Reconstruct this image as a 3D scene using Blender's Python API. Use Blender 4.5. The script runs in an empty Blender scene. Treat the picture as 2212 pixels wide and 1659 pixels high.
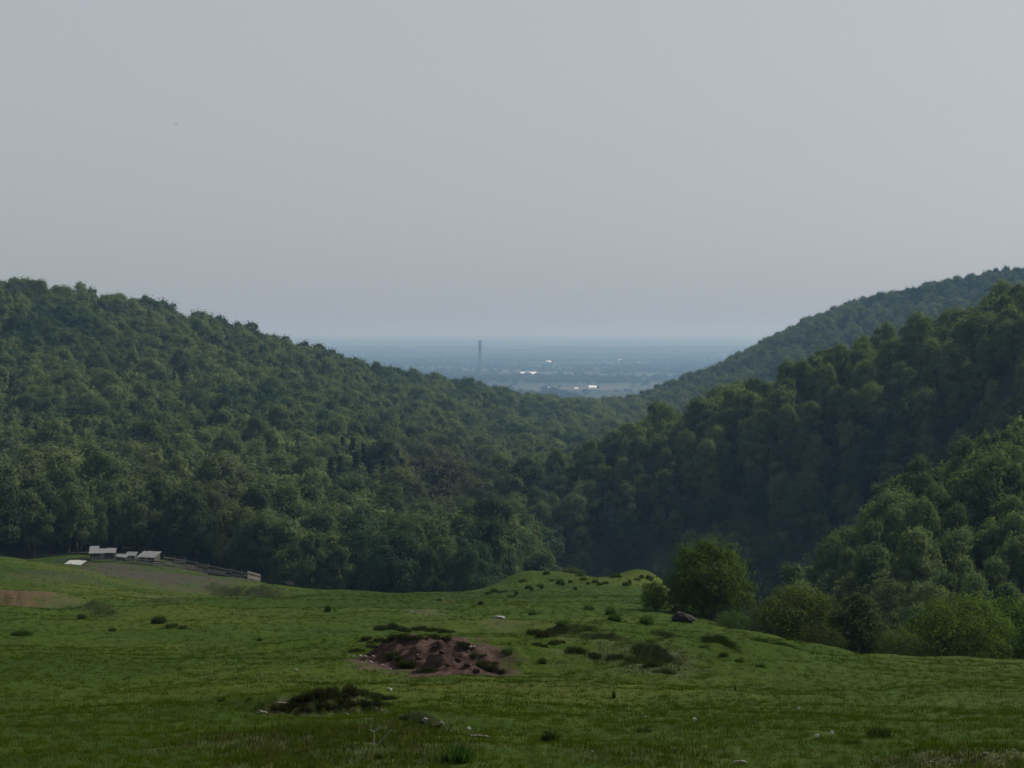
import bpy, math, random
import numpy as np
from mathutils import Vector, Matrix, Euler

scene = bpy.context.scene
R = math.radians

# ------------------------------------------------------------------ camera
HFOV = R(32.0)
FPX = 1106.0 / math.tan(HFOV / 2)          # focal length, pixels of a 2212 px wide frame
HOR = 720.0                                 # true horizon row in that frame
PITCH = math.atan((829.5 - HOR) / FPX)
cam_d = bpy.data.cameras.new("camera")
cam_d.sensor_width = 36.0
cam_d.lens = 18.0 / math.tan(HFOV / 2)
cam_d.clip_start = 0.1
cam_d.clip_end = 200000.0
cam = bpy.data.objects.new("camera", cam_d)
scene.collection.objects.link(cam)
cam.location = (0, 0, 0)
cam.rotation_euler = (R(90) - PITCH, 0, 0)
scene.camera = cam

# ------------------------------------------------------------------ sky and sun
SUN_EL, SUN_AZ = R(40), R(60)               # azimuth: clockwise from the view direction (+Y)
world = bpy.data.worlds.new("World")
scene.world = world
world.use_nodes = True
wn, wl = world.node_tree.nodes, world.node_tree.links
wn.clear()
w_out = wn.new("ShaderNodeOutputWorld")
w_bg = wn.new("ShaderNodeBackground")
w_sky = wn.new("ShaderNodeTexSky")
w_sky.sky_type = 'NISHITA'
w_sky.sun_disc = False
w_sky.sun_elevation = SUN_EL
w_sky.sun_rotation = SUN_AZ
w_sky.altitude = 300
w_sky.air_density = 1.0
w_sky.dust_density = 4.0
w_sky.ozone_density = 1.0
w_hsv = wn.new("ShaderNodeHueSaturation")   # thin high veil of cloud: little blue left
w_hsv.inputs['Saturation'].default_value = 0.30
w_mix = wn.new("ShaderNodeMix"); w_mix.data_type = 'RGBA'
w_mix.inputs['Factor'].default_value = 0.70
w_mix.inputs['B'].default_value = (4.45, 4.87, 5.2, 1)
wl.new(w_sky.outputs[0], w_hsv.inputs['Color'])
wl.new(w_hsv.outputs[0], w_mix.inputs['A'])
wl.new(w_mix.outputs['Result'], w_bg.inputs['Color'])
w_bg.inputs['Strength'].default_value = 0.080
wl.new(w_bg.outputs[0], w_out.inputs[0])

sun_d = bpy.data.lights.new("sun", 'SUN')
sun_d.energy = 5.0
sun_d.angle = R(1.0)
sun_d.color = (1.0, 0.95, 0.86)
sun = bpy.data.objects.new("sun", sun_d)
scene.collection.objects.link(sun)
SUN_DIR = Vector((math.sin(SUN_AZ) * math.cos(SUN_EL), math.cos(SUN_AZ) * math.cos(SUN_EL), math.sin(SUN_EL)))
sun.rotation_euler = SUN_DIR.to_track_quat('Z', 'Y').to_euler()
sun.location = SUN_DIR * 300

vs = scene.view_settings
vs.view_transform = 'Standard'
vs.look = 'None'
vs.gamma = 1.0
vs.use_curve_mapping = False
vs.exposure = 0.33
scene.render.filter_size = 2.1              # soft phone lens
cy = scene.cycles
cy.use_denoising = True
cy.max_bounces = 5
cy.diffuse_bounces = 3
cy.glossy_bounces = 2
cy.transmission_bounces = 3
cy.volume_bounces = 0
cy.transparent_max_bounces = 4

# ------------------------------------------------------------------ helpers
rng = np.random.default_rng(7)
random.seed(7)
COL = scene.collection


def link(o):
    COL.objects.link(o)
    return o


def tag(o, label, cat, group=None):
    o["label"] = label
    o["category"] = cat
    if group:
        o["group"] = group
    return o


def empty(name, loc, rz=0.0, sc=None):
    o = bpy.data.objects.new(name, None)
    o.empty_display_size = 0.2
    o.location = loc
    o.rotation_euler = (0, 0, rz)
    if sc is not None:
        o.scale = sc if hasattr(sc, '__len__') else (sc, sc, sc)
    return link(o)


def np_mesh(name, verts, faces, mats=(), smooth=False, matidx=None):
    """faces: (n,3) or (n,4) int array"""
    verts = np.asarray(verts, dtype=np.float32)
    faces = np.asarray(faces, dtype=np.int32)
    k = faces.shape[1]
    me = bpy.data.meshes.new(name)
    me.vertices.add(len(verts))
    me.vertices.foreach_set("co", verts.ravel())
    me.loops.add(faces.size)
    me.loops.foreach_set("vertex_index", faces.ravel())
    me.polygons.add(len(faces))
    me.polygons.foreach_set("loop_start", np.arange(0, faces.size, k, dtype=np.int32))
    me.polygons.foreach_set("loop_total", np.full(len(faces), k, dtype=np.int32))
    for m in mats:
        me.materials.append(m)
    if matidx is not None:
        me.polygons.foreach_set("material_index", np.asarray(matidx, dtype=np.int32))
    me.polygons.foreach_set("use_smooth", np.full(len(faces), smooth))
    me.update(calc_edges=True)
    return me


def mobj(name, me, parent=None):
    o = bpy.data.objects.new(name, me)
    if parent is not None:
        o.parent = parent
    return link(o)


def hash2(ix, iy, seed):
    h = (ix.astype(np.int64) * 374761393 + iy.astype(np.int64) * 668265263 + seed * 1442695041) & 0xFFFFFFFF
    h = ((h ^ (h >> 13)) * 1274126177) & 0xFFFFFFFF
    h = (h ^ (h >> 16)) & 0xFFFFFFFF
    return h / 4294967295.0


def vnoise(x, y, seed=0):
    ix, iy = np.floor(x), np.floor(y)
    fx, fy = x - ix, y - iy
    fx = fx * fx * fx * (fx * (fx * 6 - 15) + 10)
    fy = fy * fy * fy * (fy * (fy * 6 - 15) + 10)
    ix, iy = ix.astype(np.int64), iy.astype(np.int64)
    a, b = hash2(ix, iy, seed), hash2(ix + 1, iy, seed)
    c, d = hash2(ix, iy + 1, seed), hash2(ix + 1, iy + 1, seed)
    return (a + (b - a) * fx) * (1 - fy) + (c + (d - c) * fx) * fy


def fbm(x, y, octv=4, seed=0):
    s, amp, tot = 0.0, 1.0, 0.0
    for i in range(octv):
        s = s + amp * (vnoise(x * 2 ** i + 17.3 * i, y * 2 ** i - 9.1 * i, seed + i) - 0.5)
        tot += amp
        amp *= 0.5
    return s / tot * 2.0


def sstep(a, b, x):
    t = np.clip((x - a) / (b - a), 0, 1)
    return t * t * (3 - 2 * t)


# ------------------------------------------------------------------ terrain
SP, CP = math.sin(PITCH), math.cos(PITCH)


def ray(U, V):
    cx, cyy = (U - 1106.0) / FPX, (829.5 - V) / FPX
    return np.array([cx, CP + cyy * SP, -SP + cyy * CP])


def at(U, V, d):
    r = ray(U, V)
    return r * (d / r[1])


def project(x, y, z):
    depth = y * CP - z * SP
    return 1106 + FPX * x / depth, 829.5 - FPX * (y * SP + z * CP) / depth


PLAIN_Z = -160.0
ctrl = []


def cV(d, pts, h=0.0):
    """pts (U, V): the surface (or, with h, the tree tops above it) as seen at range d"""
    for U, V in pts:
        p = at(U, V, d)
        ctrl.append((p[0], p[1], p[2] - h))


def cZ(d, pts):
    for U, z in pts:
        p = at(U, 900, d)
        ctrl.append((p[0], p[1], z))


for r_, z_ in ((2, -1.68), (5, -2.15), (10, -3.05), (16, -4.3)):
    cZ(r_, [(U, z_) for U in (-300, 500, 1106, 1700, 2500)])
US = (-350, 0, 400, 800, 1106, 1500, 1850, 2212, 2560)
cV(24, [(U, 1659) for U in US])
cV(31, [(U, 1560) for U in US])
cV(40, [(-350, 1480), (0, 1482), (400, 1488), (800, 1490), (1106, 1495), (1500, 1495), (1850, 1500), (2212, 1500), (2560, 1500)])
cV(50, [(-350, 1425), (0, 1428), (400, 1432), (760, 1436), (1106, 1462), (1500, 1455), (1850, 1465), (2212, 1466), (2560, 1466)])
cV(62, [(-350, 1375), (0, 1380), (400, 1385), (800, 1390), (1106, 1400), (1450, 1405), (1650, 1420), (1850, 1449), (2212, 1456), (2560, 1456)])
cV(76, [(-350, 1340), (0, 1345), (400, 1345), (800, 1345), (1106, 1355), (1430, 1365), (1600, 1385), (1750, 1425), (1900, 1450), (2212, 1455), (2560, 1455)])
cV(95, [(-350, 1312), (0, 1318), (400, 1318), (800, 1308), (1106, 1312), (1400, 1318), (1530, 1338), (1650, 1390), (1800, 1450), (2212, 1450), (2560, 1450)])
cV(120, [(-350, 1280), (0, 1295), (400, 1300), (690, 1293), (900, 1287), (1030, 1286), (1200, 1277), (1400, 1288), (1500, 1310)])
cZ(120, [(1650, -25), (1850, -26), (2212, -25), (2560, -25)])
cV(150, [(-350, 1245), (0, 1262), (200, 1275), (400, 1290), (690, 1305), (900, 1310), (1030, 1292), (1115, 1274), (1240, 1268), (1310, 1268), (1380, 1272), (1440, 1282)])
cZ(150, [(1560, -30), (1700, -36), (1850, -35), (2212, -32), (2560, -32)])
cZ(185, [(900, -28.5), (1106, -31), (1300, -34), (1500, -38)])
cV(210, [(-350, 1195), (0, 1203), (150, 1222), (330, 1252), (480, 1272), (690, 1300)])
cV(250, [(230, 1224), (400, 1236), (560, 1258), (690, 1312)])
cZ(250, [(-350, -30), (0, -33.5)])
cV(285, [(120, 1206), (260, 1206), (400, 1222), (540, 1262)])
cZ(265, [(690, -41), (850, -41), (1000, -41), (1150, -46), (1300, -54), (1500, -58)])
cZ(330, [(-350, -38), (0, -39), (300, -40), (600, -43)])
# left wooded hill
for U, rows in {
    -350: ((430, 960), (560, 810), (700, 650), (800, 560)),
    0: ((420, 985), (550, 850), (700, 690), (820, 595)),
    300: ((420, 1000), (550, 872), (700, 752), (860, 646)),
    600: ((420, 1010), (560, 905), (720, 812), (930, 724)),
    800: ((350, 1092), (450, 1012), (600, 922), (800, 852), (1030, 790)),
    1000: ((350, 1120), (450, 1062), (650, 962), (900, 884), (1130, 827)),
    1150: ((350, 1135), (700, 985), (1000, 915), (1250, 860)),
}.items():
    for d, V in rows:
        cV(d, [(U, V)], 13.2)
cZ(1000, [(-350, 0), (0, -8)])
cZ(1060, [(300, -20)])
cZ(1150, [(600, -42)])
cZ(1280, [(800, -62)])
cZ(1400, [(1000, -75), (0, -50), (400, -60), (-350, -50)])
cZ(1550, [(1150, -85)])
# valley floor and notch
cV(800, [(1290, 965)], 12)
cV(1000, [(1250, 918), (1340, 915)], 12)
cV(1300, [(1280, 874), (1400, 872)], 12)
cZ(1600, [(1300, -95), (800, -100)])
# shaded hill in front of it
for (U, d0, z0, d1, V1, d2, V2) in ((2560, 285, -66, 335, 640, 430, 540), (2212, 300, -76, 375, 712, 462, 622), (1900, 325, -82, 405, 792, 492, 728),
                                    (1700, 340, -86, 424, 852, 510, 798), (1500, 352, -88, 442, 915, 528, 866), (1350, 364, -88, 450, 966, 538, 918),
                                    (1220, 374, -84, 452, 1022, 545, 990)):
    cZ(d0, [(U, z0)])
    cV(d1, [(U, V1)], 14.5)
    cV(d2, [(U, V2)], 15.5)
cV(450, [(1130, 1066)], 12)
cZ(300, [(1150, -50), (1300, -60), (1500, -66)])
cZ(395, [(1130, -70)])
cZ(570, [(1100, -60)])
cZ(750, [(2560, -20), (2212, -32), (1900, -50), (1500, -66), (1350, -66)])
cZ(950, [(2560, -60), (2212, -65), (1900, -72), (1500, -78)])
# far wooded ridge
cV(1400, [(1350, 866), (1450, 828), (1600, 772), (1750, 693), (1900, 643), (2050, 608), (2212, 578), (2560, 530)], 14)
cZ(1150, [(1450, -82), (1600, -80), (1900, -62), (2212, -45), (2560, -30)])
cZ(1750, [(1450, -95), (1900, -50), (2212, -40), (2560, -20)])
# near wooded spur
cV(232, [(2212, 935), (2560, 820)], 6.5)
cV(226, [(2000, 1015)], 6.5)
cV(214, [(1850, 1130)], 6)
cV(198, [(1720, 1268)], 5.5)
cV(182, [(2100, 1150), (2300, 1080)], 6)
cV(165, [(2000, 1235), (2212, 1190)], 6)
cZ(200, [(1600, -44)])
cZ(275, [(1700, -62), (1850, -58), (2000, -54), (2212, -50), (2560, -46)])
for U in US:
    cZ(2200, [(U, -110)])
ctrl = np.array(ctrl)
KA, KB = 10.0, 3.0
c_r = np.hypot(ctrl[:, 0], ctrl[:, 1])
c_a = np.arctan2(ctrl[:, 0], ctrl[:, 1]) * KA
c_b = np.log(c_r) * KB
c_e = ctrl[:, 2] / c_r


def tps_k(d2):
    return 0.5 * d2 * np.log(d2 + 1e-12)


_n = len(c_e)
_K = tps_k((c_a[:, None] - c_a[None]) ** 2 + (c_b[:, None] - c_b[None]) ** 2) + np.eye(_n) * 0.004
_P = np.stack([np.ones(_n), c_a, c_b], 1)
_A = np.block([[_K, _P], [_P.T, np.zeros((3, 3))]])
_W = np.linalg.solve(_A, np.concatenate([c_e, np.zeros(3)]))


def base_z(x, y):
    shp = np.shape(x)
    x, y = np.ravel(np.asarray(x, float)), np.ravel(np.asarray(y, float))
    r = np.maximum(np.hypot(x, y), 2.0)
    th = np.arctan2(x, y)
    lim = 0.37
    soft = np.where(np.abs(th) > lim, np.sign(th) * (lim + 0.05 * np.tanh((np.abs(th) - lim) / 0.4)), th)
    out = np.empty(len(r))
    for i in range(0, len(r), 40000):
        a, b = soft[i:i + 40000] * KA, np.log(np.minimum(r[i:i + 40000], 2300.0)) * KB
        k = tps_k((a[:, None] - c_a[None]) ** 2 + (b[:, None] - c_b[None]) ** 2)
        out[i:i + 40000] = k @ _W[:_n] + _W[_n] + _W[_n + 1] * a + _W[_n + 2] * b
    z = out * r
    w = sstep(1750, 2900, r)
    z = z * (1 - w) + PLAIN_Z * w
    return z.reshape(shp)


def hit(U, V, fn=None, dmin=15.0, dmax=400.0):
    """first point of the ground on the line of sight through (U, V)"""
    fn = fn or zg
    ds = np.exp(np.linspace(math.log(dmin), math.log(dmax), 1500))
    r = ray(U, V)
    p = r[None] * (ds / r[1])[:, None]
    g = fn(p[:, 0], p[:, 1])
    below = np.nonzero(p[:, 2] < g)[0]
    i = below[0] if len(below) else len(ds) - 1
    q = p[i]
    return np.array([q[0], q[1], float(fn(q[0:1], q[1:2])[0])])


# banks, scarps and mounds of the meadow: front edge A->B, height profile, ramp width, back fall-off, soil, painted shade on the face
scarps = []


def scarp(A, B, h, w, L, prof='mid', soil=0.0, dark=0.0):
    a, b = hit(A[0], A[1], base_z), hit(B[0], B[1], base_z)
    scarps.append((a[:2], b[:2], h, w, L, prof, soil, dark))


scarp((730, 1428), (1090, 1472), 0.80, 1.7, 30.0, 'bank', 1.0)
scarp((1130, 1416), (1290, 1428), 0.40, 0.6, 4.0, 'mid', 0.35)
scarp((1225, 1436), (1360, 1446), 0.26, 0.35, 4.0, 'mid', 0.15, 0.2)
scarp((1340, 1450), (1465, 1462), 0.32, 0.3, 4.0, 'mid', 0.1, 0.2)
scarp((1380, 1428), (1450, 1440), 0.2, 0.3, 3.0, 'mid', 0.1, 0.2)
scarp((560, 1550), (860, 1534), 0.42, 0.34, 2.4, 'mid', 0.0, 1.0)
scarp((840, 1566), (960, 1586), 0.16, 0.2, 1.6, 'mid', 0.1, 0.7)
scarp((-140, 1305), (150, 1312), 1.0, 5.5, 16.0, 'left', 0.0)
scarp((280, 1312), (380, 1318), 0.35, 1.2, 8.0, 'mid', 0.25)
scarp((420, 1262), (610, 1297), 1.3, 2.2, 14.0, 'mid', 0.0, 0.5)
scarp((140, 1312), (240, 1330), 0.5, 1.0, 6.0, 'mid', 0.0, 0.4)
scarp((1930, 1662), (2300, 1650), 0.14, 0.25, 1.5, 'mid', 0.15, 0.5)
for (A, B) in (((1480, 1386), (1590, 1396)), ((1540, 1402), (1640, 1416)), ((1590, 1424), (1700, 1440)),
               ((1490, 1448), (1600, 1458)), ((1400, 1370), (1480, 1378)), ((1640, 1436), (1730, 1448))):
    scarp(A, B, 0.22, 0.22, 2.5, 'mid', 0.05, 0.0)


def scarp_terms(x, y):
    dz = np.zeros_like(x)
    soil = np.zeros_like(x)
    dark = np.zeros_like(x)
    for k, (a, b, h, w, L, prof, so, dk) in enumerate(scarps):
        v = b - a
        ln = np.hypot(*v)
        t = v / ln
        nrm = np.array([-t[1], t[0]])
        if nrm[1] < 0:
            nrm = -nrm
        px, py = x - a[0], y - a[1]
        near = (np.abs(px) < 40) & (np.abs(py) < 140)
        if not near.any():
            continue
        px, py = px[near], py[near]
        sN = px * t[0] + py * t[1]
        nN = px * nrm[0] + py * nrm[1]
        f = 1.6 * w
        nN = nN + f * 0.45 * fbm(sN / (1.3 * f + 0.4), nN * 0 + k * 7.7, 4, 31 + k) + 0.12 * w * fbm(sN * 4, nN * 4, 3, 77 + k)
        s = sN / ln
        if prof == 'mid':
            env = np.clip(1 - np.abs(s * 2 - 1) ** 2.5, 0, 1)
        elif prof == 'bank':
            env = sstep(-0.05, 0.18, s) * (1 - sstep(0.6, 1.05, s))
        elif prof == 'right':
            env = sstep(-0.1, 0.6, s) * (1 - sstep(0.9, 1.05, s))
        else:
            env = 1 - sstep(0.4, 1.0, s)
        if prof == 'bank':
            steep = env
            env = sstep(-1.8, 0.1, s) * (1 - sstep(0.95, 2.6, s))
            weff = w * (1 + 4 * (1 - steep))
        else:
            steep, weff = env, w
        up = sstep(0, 1, nN / weff)
        back = np.exp(-(np.clip(nN - w, 0, None) / L) ** 2)
        gully = 1.0
        if prof == 'bank':
            gully = 1 + 0.16 * fbm(sN * 1.6, nN * 0.7, 4, 5)
        dz[near] += h * env * up * back * gully
        if prof == 'bank':
            fz = sstep(-0.1 * w, 0.2 * w, nN) * (1 - sstep(0.9 * w, 1.3 * w, nN)) * steep
            dz[near] += fz * (0.20 * fbm(sN * 1.1, nN * 1.1, 4, 41) + 0.10 * np.abs(fbm(sN * 3.0, nN * 2.0, 3, 43)))
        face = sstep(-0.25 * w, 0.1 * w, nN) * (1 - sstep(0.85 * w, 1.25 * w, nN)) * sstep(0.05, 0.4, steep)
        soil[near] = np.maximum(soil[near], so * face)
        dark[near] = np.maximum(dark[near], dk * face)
    return dz, soil, dark


def zg(x, y):
    """height of the ground"""
    x, y = np.asarray(x, float), np.asarray(y, float)
    z = base_z(x, y)
    r = np.hypot(x, y)
    m = r < 420
    if m.any():
        xm, ym, rm = x[m], y[m], r[m]
        fade = 1 - sstep(300, 420, rm)
        dz, _, _ = scarp_terms(xm, ym)
        dz = dz + 0.26 * fbm(xm / 5.5, ym / 5.5, 3, 3) * sstep(15, 30, rm) + 0.055 * fbm(xm / 0.9, ym / 0.9, 3, 9)
        dz = dz + sstep(60, 130, rm) * 0.5 * fbm(xm / 16.0, ym / 16.0, 3, 21)
        for (mu, md, mr, mh) in ((1185, 150, 3.4, 1.05), (1250, 154, 2.6, 0.75), (1385, 148, 2.3, 1.15), (1330, 156, 2.5, 0.5), (1110, 149, 2.5, 0.5)):
            mx_ = (mu - 1106) / FPX * md
            dz = dz + mh * np.exp(-(((xm - mx_) / mr) ** 2 + ((ym - md) / (mr * 1.5)) ** 2))
        z = z.copy()
        z[m] += dz * fade
    m2 = r > 3000
    if m2.any():
        z[m2] += 82.0 * sstep(10500, 26000, r[m2]) * (1 + 0.16 * fbm(x[m2] / 1700.0, y[m2] / 5200.0, 3, 51))
        z[m2] += 50.0 * sstep(22000, 42000, r[m2]) * np.clip(0.35 + fbm(x[m2] / 11000.0, y[m2] / 11000.0, 3, 53), 0, 1)
    return z


def zg1(x, y):
    return float(zg(np.array([x]), np.array([y]))[0])


# bare and trodden patches (U, V, half width m, half depth m, kind r=red soil g=pale dirt b=rough dark turf, strength)
patches = []
scar = [(880, 1400, 1.5, 3.2, 'r', 1.0), (940, 1395, 1.5, 4.0, 'r', 1.0), (985, 1425, 1.3, 3.0, 'r', 0.95), (1040, 1452, 0.8, 1.6, 'r', 0.9), (830, 1390, 1.0, 3.5, 'g', 0.8), (900, 1372, 1.4, 3.5, 'r', 0.8)]
for (U, V, hw, hd, kind, st) in (*scar,
        (925, 1318, 1.0, 6.0, 'g', 0.5), (955, 1298, 1.2, 7.0, 'g', 0.4), (800, 1418, 1.1, 1.3, 'g', 0.75),
        (1180, 1372, 0.8, 1.3, 'r', 0.55), (1240, 1385, 1.2, 1.4, 'g', 0.3), (1080, 1345, 0.8, 2.0, 'g', 0.3),
        (-5, 1275, 2.2, 7.0, 'o', 0.95), (50, 1290, 1.6, 4.0, 'o', 0.7), (120, 1298, 2.0, 3.0, 'g', 0.4), (330, 1292, 1.8, 7.0, 'g', 0.5),
        (330, 1240, 9.0, 26.0, 'd', 0.9), (120, 1245, 5.0, 14.0, 'd', 0.4), (420, 1268, 6.0, 20.0, 'd', 0.5), (230, 1226, 6.0, 18.0, 'd', 0.9), (430, 1250, 5.0, 14.0, 'd', 0.7),
        (420, 1232, 8.0, 14.0, 'd', 0.9), (520, 1252, 3.0, 8.0, 'd', 0.5),
        (740, 1590, 2.0, 2.4, 'b', 0.9), (560, 1600, 1.6, 2.2, 'b', 0.7), (900, 1610, 1.2, 2.0, 'b', 0.7), (700, 1640, 2.5, 2.0, 'b', 0.8),
         (2160, 1650, 1.3, 1.0, 'b', 0.8), (2000, 1650, 1.0, 0.9, 'b', 0.6),
        (1450, 1630, 1.6, 1.2, 'b', 0.5), (1400, 1440, 1.2, 1.5, 'b', 0.8), (1330, 1425, 1.5, 1.5, 'b', 0.6)):
    p = hit(U, V)
    patches.append((p[0], p[1], hw, hd, kind, st))


def ground_cover(x, y):
    """red soil, pale dirt, dung-brown, rough turf (also painted scarp shade) amounts"""
    dz, so, dk = scarp_terms(x, y)
    n1 = fbm(x / 1.1, y / 1.1, 4, 101)
    red, pale, dung, rough, ochre = so * np.clip(0.82 + 1.0 * n1, 0, 1), np.zeros_like(x), np.zeros_like(x), dk.copy(), np.zeros_like(x)  # shade of the scarp faces is toned in through the rough turf mask
    for (cx, cyy, hw, hd, kind, st) in patches:
        q = np.sqrt(((x - cx) / hw) ** 2 + ((y - cyy) / hd) ** 2)
        v = st * (1 - sstep(0.55, 1.15, q + 0.75 * n1 + 0.3 * fbm(x / 0.35, y / 0.35, 2, 7)))
        if kind == 'r':
            red = np.maximum(red, v)
        elif kind == 'g':
            pale = np.maximum(pale, v)
        elif kind == 'd':
            dung = np.maximum(dung, v)
        elif kind == 'o':
            ochre = np.maximum(ochre, v)
        else:
            rough = np.maximum(rough, v)
    return red, pale, dung, rough, ochre


# ------------------------------------------------------------------ materials
def new_mat(name):
    m = bpy.data.materials.new(name)
    m.use_nodes = True
    nt = m.node_tree
    b = nt.nodes.get("Principled BSDF")
    b.inputs['Roughness'].default_value = 0.9
    b.inputs['Specular IOR Level'].default_value = 0.1
    return m, nt, b


def N(nt, typ, **kw):
    n = nt.nodes.new(typ)
    for k, v in kw.items():
        setattr(n, k, v)
    return n


def noise(nt, vec, scale, detail=4, rough=0.6):
    n = N(nt, "ShaderNodeTexNoise")
    n.inputs['Scale'].default_value = scale
    n.inputs['Detail'].default_value = detail
    n.inputs['Roughness'].default_value = rough
    nt.links.new(vec, n.inputs['Vector'])
    return n.outputs['Fac']


def ramp(nt, fac, stops):
    n = N(nt, "ShaderNodeValToRGB")
    el = n.color_ramp.elements
    while len(el) > 1:
        el.remove(el[-1])
    el[0].position, el[0].color = stops[0][0], (*stops[0][1], 1)
    for p, c in stops[1:]:
        e = el.new(p)
        e.color = (*c, 1)
    nt.links.new(fac, n.inputs[0])
    return n.outputs[0]


def mixc(nt, fac, a, b, mode='MIX'):
    n = N(nt, "ShaderNodeMix", data_type='RGBA', blend_type=mode)
    for sock, v in (('Factor', fac), ('A', a), ('B', b)):
        if hasattr(v, 'links') or isinstance(v, bpy.types.NodeSocket):
            nt.links.new(v, n.inputs[sock])
        elif sock == 'Factor':
            n.inputs[sock].default_value = v
        else:
            n.inputs[sock].default_value = (*v, 1) if len(v) == 3 else v
    return n.outputs['Result']


def simple_mat(name, c0, c1, scale=3.0, rough=0.85, metallic=0.0, bump=0.0, spec=0.2, coord='Object'):
    m, nt, b = new_mat(name)
    tc = N(nt, "ShaderNodeTexCoord")
    f = noise(nt, tc.outputs[coord], scale, 5, 0.65)
    nt.links.new(ramp(nt, f, [(0.3, c0), (0.7, c1)]), b.inputs['Base Color'])
    b.inputs['Roughness'].default_value = rough
    b.inputs['Metallic'].default_value = metallic
    b.inputs['Specular IOR Level'].default_value = spec
    if bump:
        bp = N(nt, "ShaderNodeBump")
        bp.inputs['Strength'].default_value = bump
        nt.links.new(f, bp.inputs['Height'])
        nt.links.new(bp.outputs[0], b.inputs['Normal'])
    return m


def leaf_mat(name, default=(0.05, 0.085, 0.025), trans=0.36):
    m = bpy.data.materials.new(name)
    m.use_nodes = True
    nt = m.node_tree
    nt.nodes.clear()
    out = N(nt, "ShaderNodeOutputMaterial")
    at_ = N(nt, "ShaderNodeAttribute", attribute_type='INSTANCER', attribute_name="leafcol")
    tc = N(nt, "ShaderNodeTexCoord")
    f = noise(nt, tc.outputs['Object'], 5.0, 4, 0.7)
    var = ramp(nt, f, [(0.3, (0.62, 0.66, 0.62)), (0.7, (1.3, 1.28, 1.15))])
    col = mixc(nt, 1.0, at_.outputs['Color'], var, 'MULTIPLY')
    d = N(nt, "ShaderNodeBsdfDiffuse")
    t = N(nt, "ShaderNodeBsdfTranslucent")
    mx = N(nt, "ShaderNodeMixShader")
    mx.inputs[0].default_value = trans
    nt.links.new(col, d.inputs['Color'])
    tcol = mixc(nt, 1.0, col, (1.25, 1.3, 0.7), 'MULTIPLY')
    nt.links.new(tcol, t.inputs['Color'])
    nt.links.new(d.outputs[0], mx.inputs[1])
    nt.links.new(t.outputs[0], mx.inputs[2])
    nt.links.new(mx.outputs[0], out.inputs[0])
    return m


M_leaf = leaf_mat("foliage")
M_needle = leaf_mat("needles", trans=0.12)
M_grassblade = leaf_mat("grass_blades", trans=0.4)
M_bark = simple_mat("bark", (0.035, 0.03, 0.025), (0.09, 0.08, 0.07), 6, 0.95)
M_stone = simple_mat("pale_stone", (0.10, 0.096, 0.085), (0.21, 0.20, 0.18), 9, 0.9, bump=0.3)
M_soilclod = simple_mat("soil_clod", (0.018, 0.010, 0.009), (0.042, 0.025, 0.021), 8, 0.98, bump=0.5)
M_darkrock = simple_mat("dark_rock", (0.008, 0.007, 0.006), (0.022, 0.019, 0.016), 5, 0.98, bump=0.5)
M_wood = simple_mat("weathered_boards", (0.10, 0.09, 0.08), (0.20, 0.185, 0.165), 4, 0.9)
M_darkwood = simple_mat("dark_boards", (0.03, 0.026, 0.022), (0.07, 0.06, 0.05), 4, 0.9)
M_roof = simple_mat("pale_metal_roofing", (0.08, 0.08, 0.085), (0.18, 0.18, 0.19), 2.5, 0.8, spec=0.15)
M_whiteroof = simple_mat("white_sheet", (0.24, 0.24, 0.23), (0.33, 0.33, 0.32), 3, 0.7, spec=0.15)
M_stick = simple_mat("bleached_stick", (0.16, 0.145, 0.12), (0.27, 0.25, 0.21), 6, 0.9)
M_seed = simple_mat("seed_head", (0.40, 0.40, 0.38), (0.55, 0.55, 0.53), 30, 0.9)
M_stem = simple_mat("green_stem", (0.10, 0.13, 0.05), (0.16, 0.19, 0.08), 12, 0.8)
M_concrete = simple_mat("concrete", (0.045, 0.043, 0.042), (0.075, 0.073, 0.072), 0.05, 0.9)
M_whitewall = simple_mat("white_plaster", (0.62, 0.61, 0.58), (0.78, 0.77, 0.74), 0.2, 0.8)
M_glintroof = simple_mat("glint_white_roof", (0.74, 0.75, 0.76), (0.80, 0.81, 0.82), 0.1, 0.4, spec=0.5)  # sun glint put into a near-white, non-metallic base colour
M_townwall = simple_mat('grey_plaster', (0.09, 0.088, 0.085), (0.17, 0.165, 0.155), 0.2, 0.9)
M_tile = simple_mat("roof_tiles", (0.07, 0.05, 0.042), (0.12, 0.085, 0.07), 0.5, 0.85)
M_feather = simple_mat("dark_feathers", (0.02, 0.02, 0.022), (0.05, 0.05, 0.055), 8, 0.8)


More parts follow.
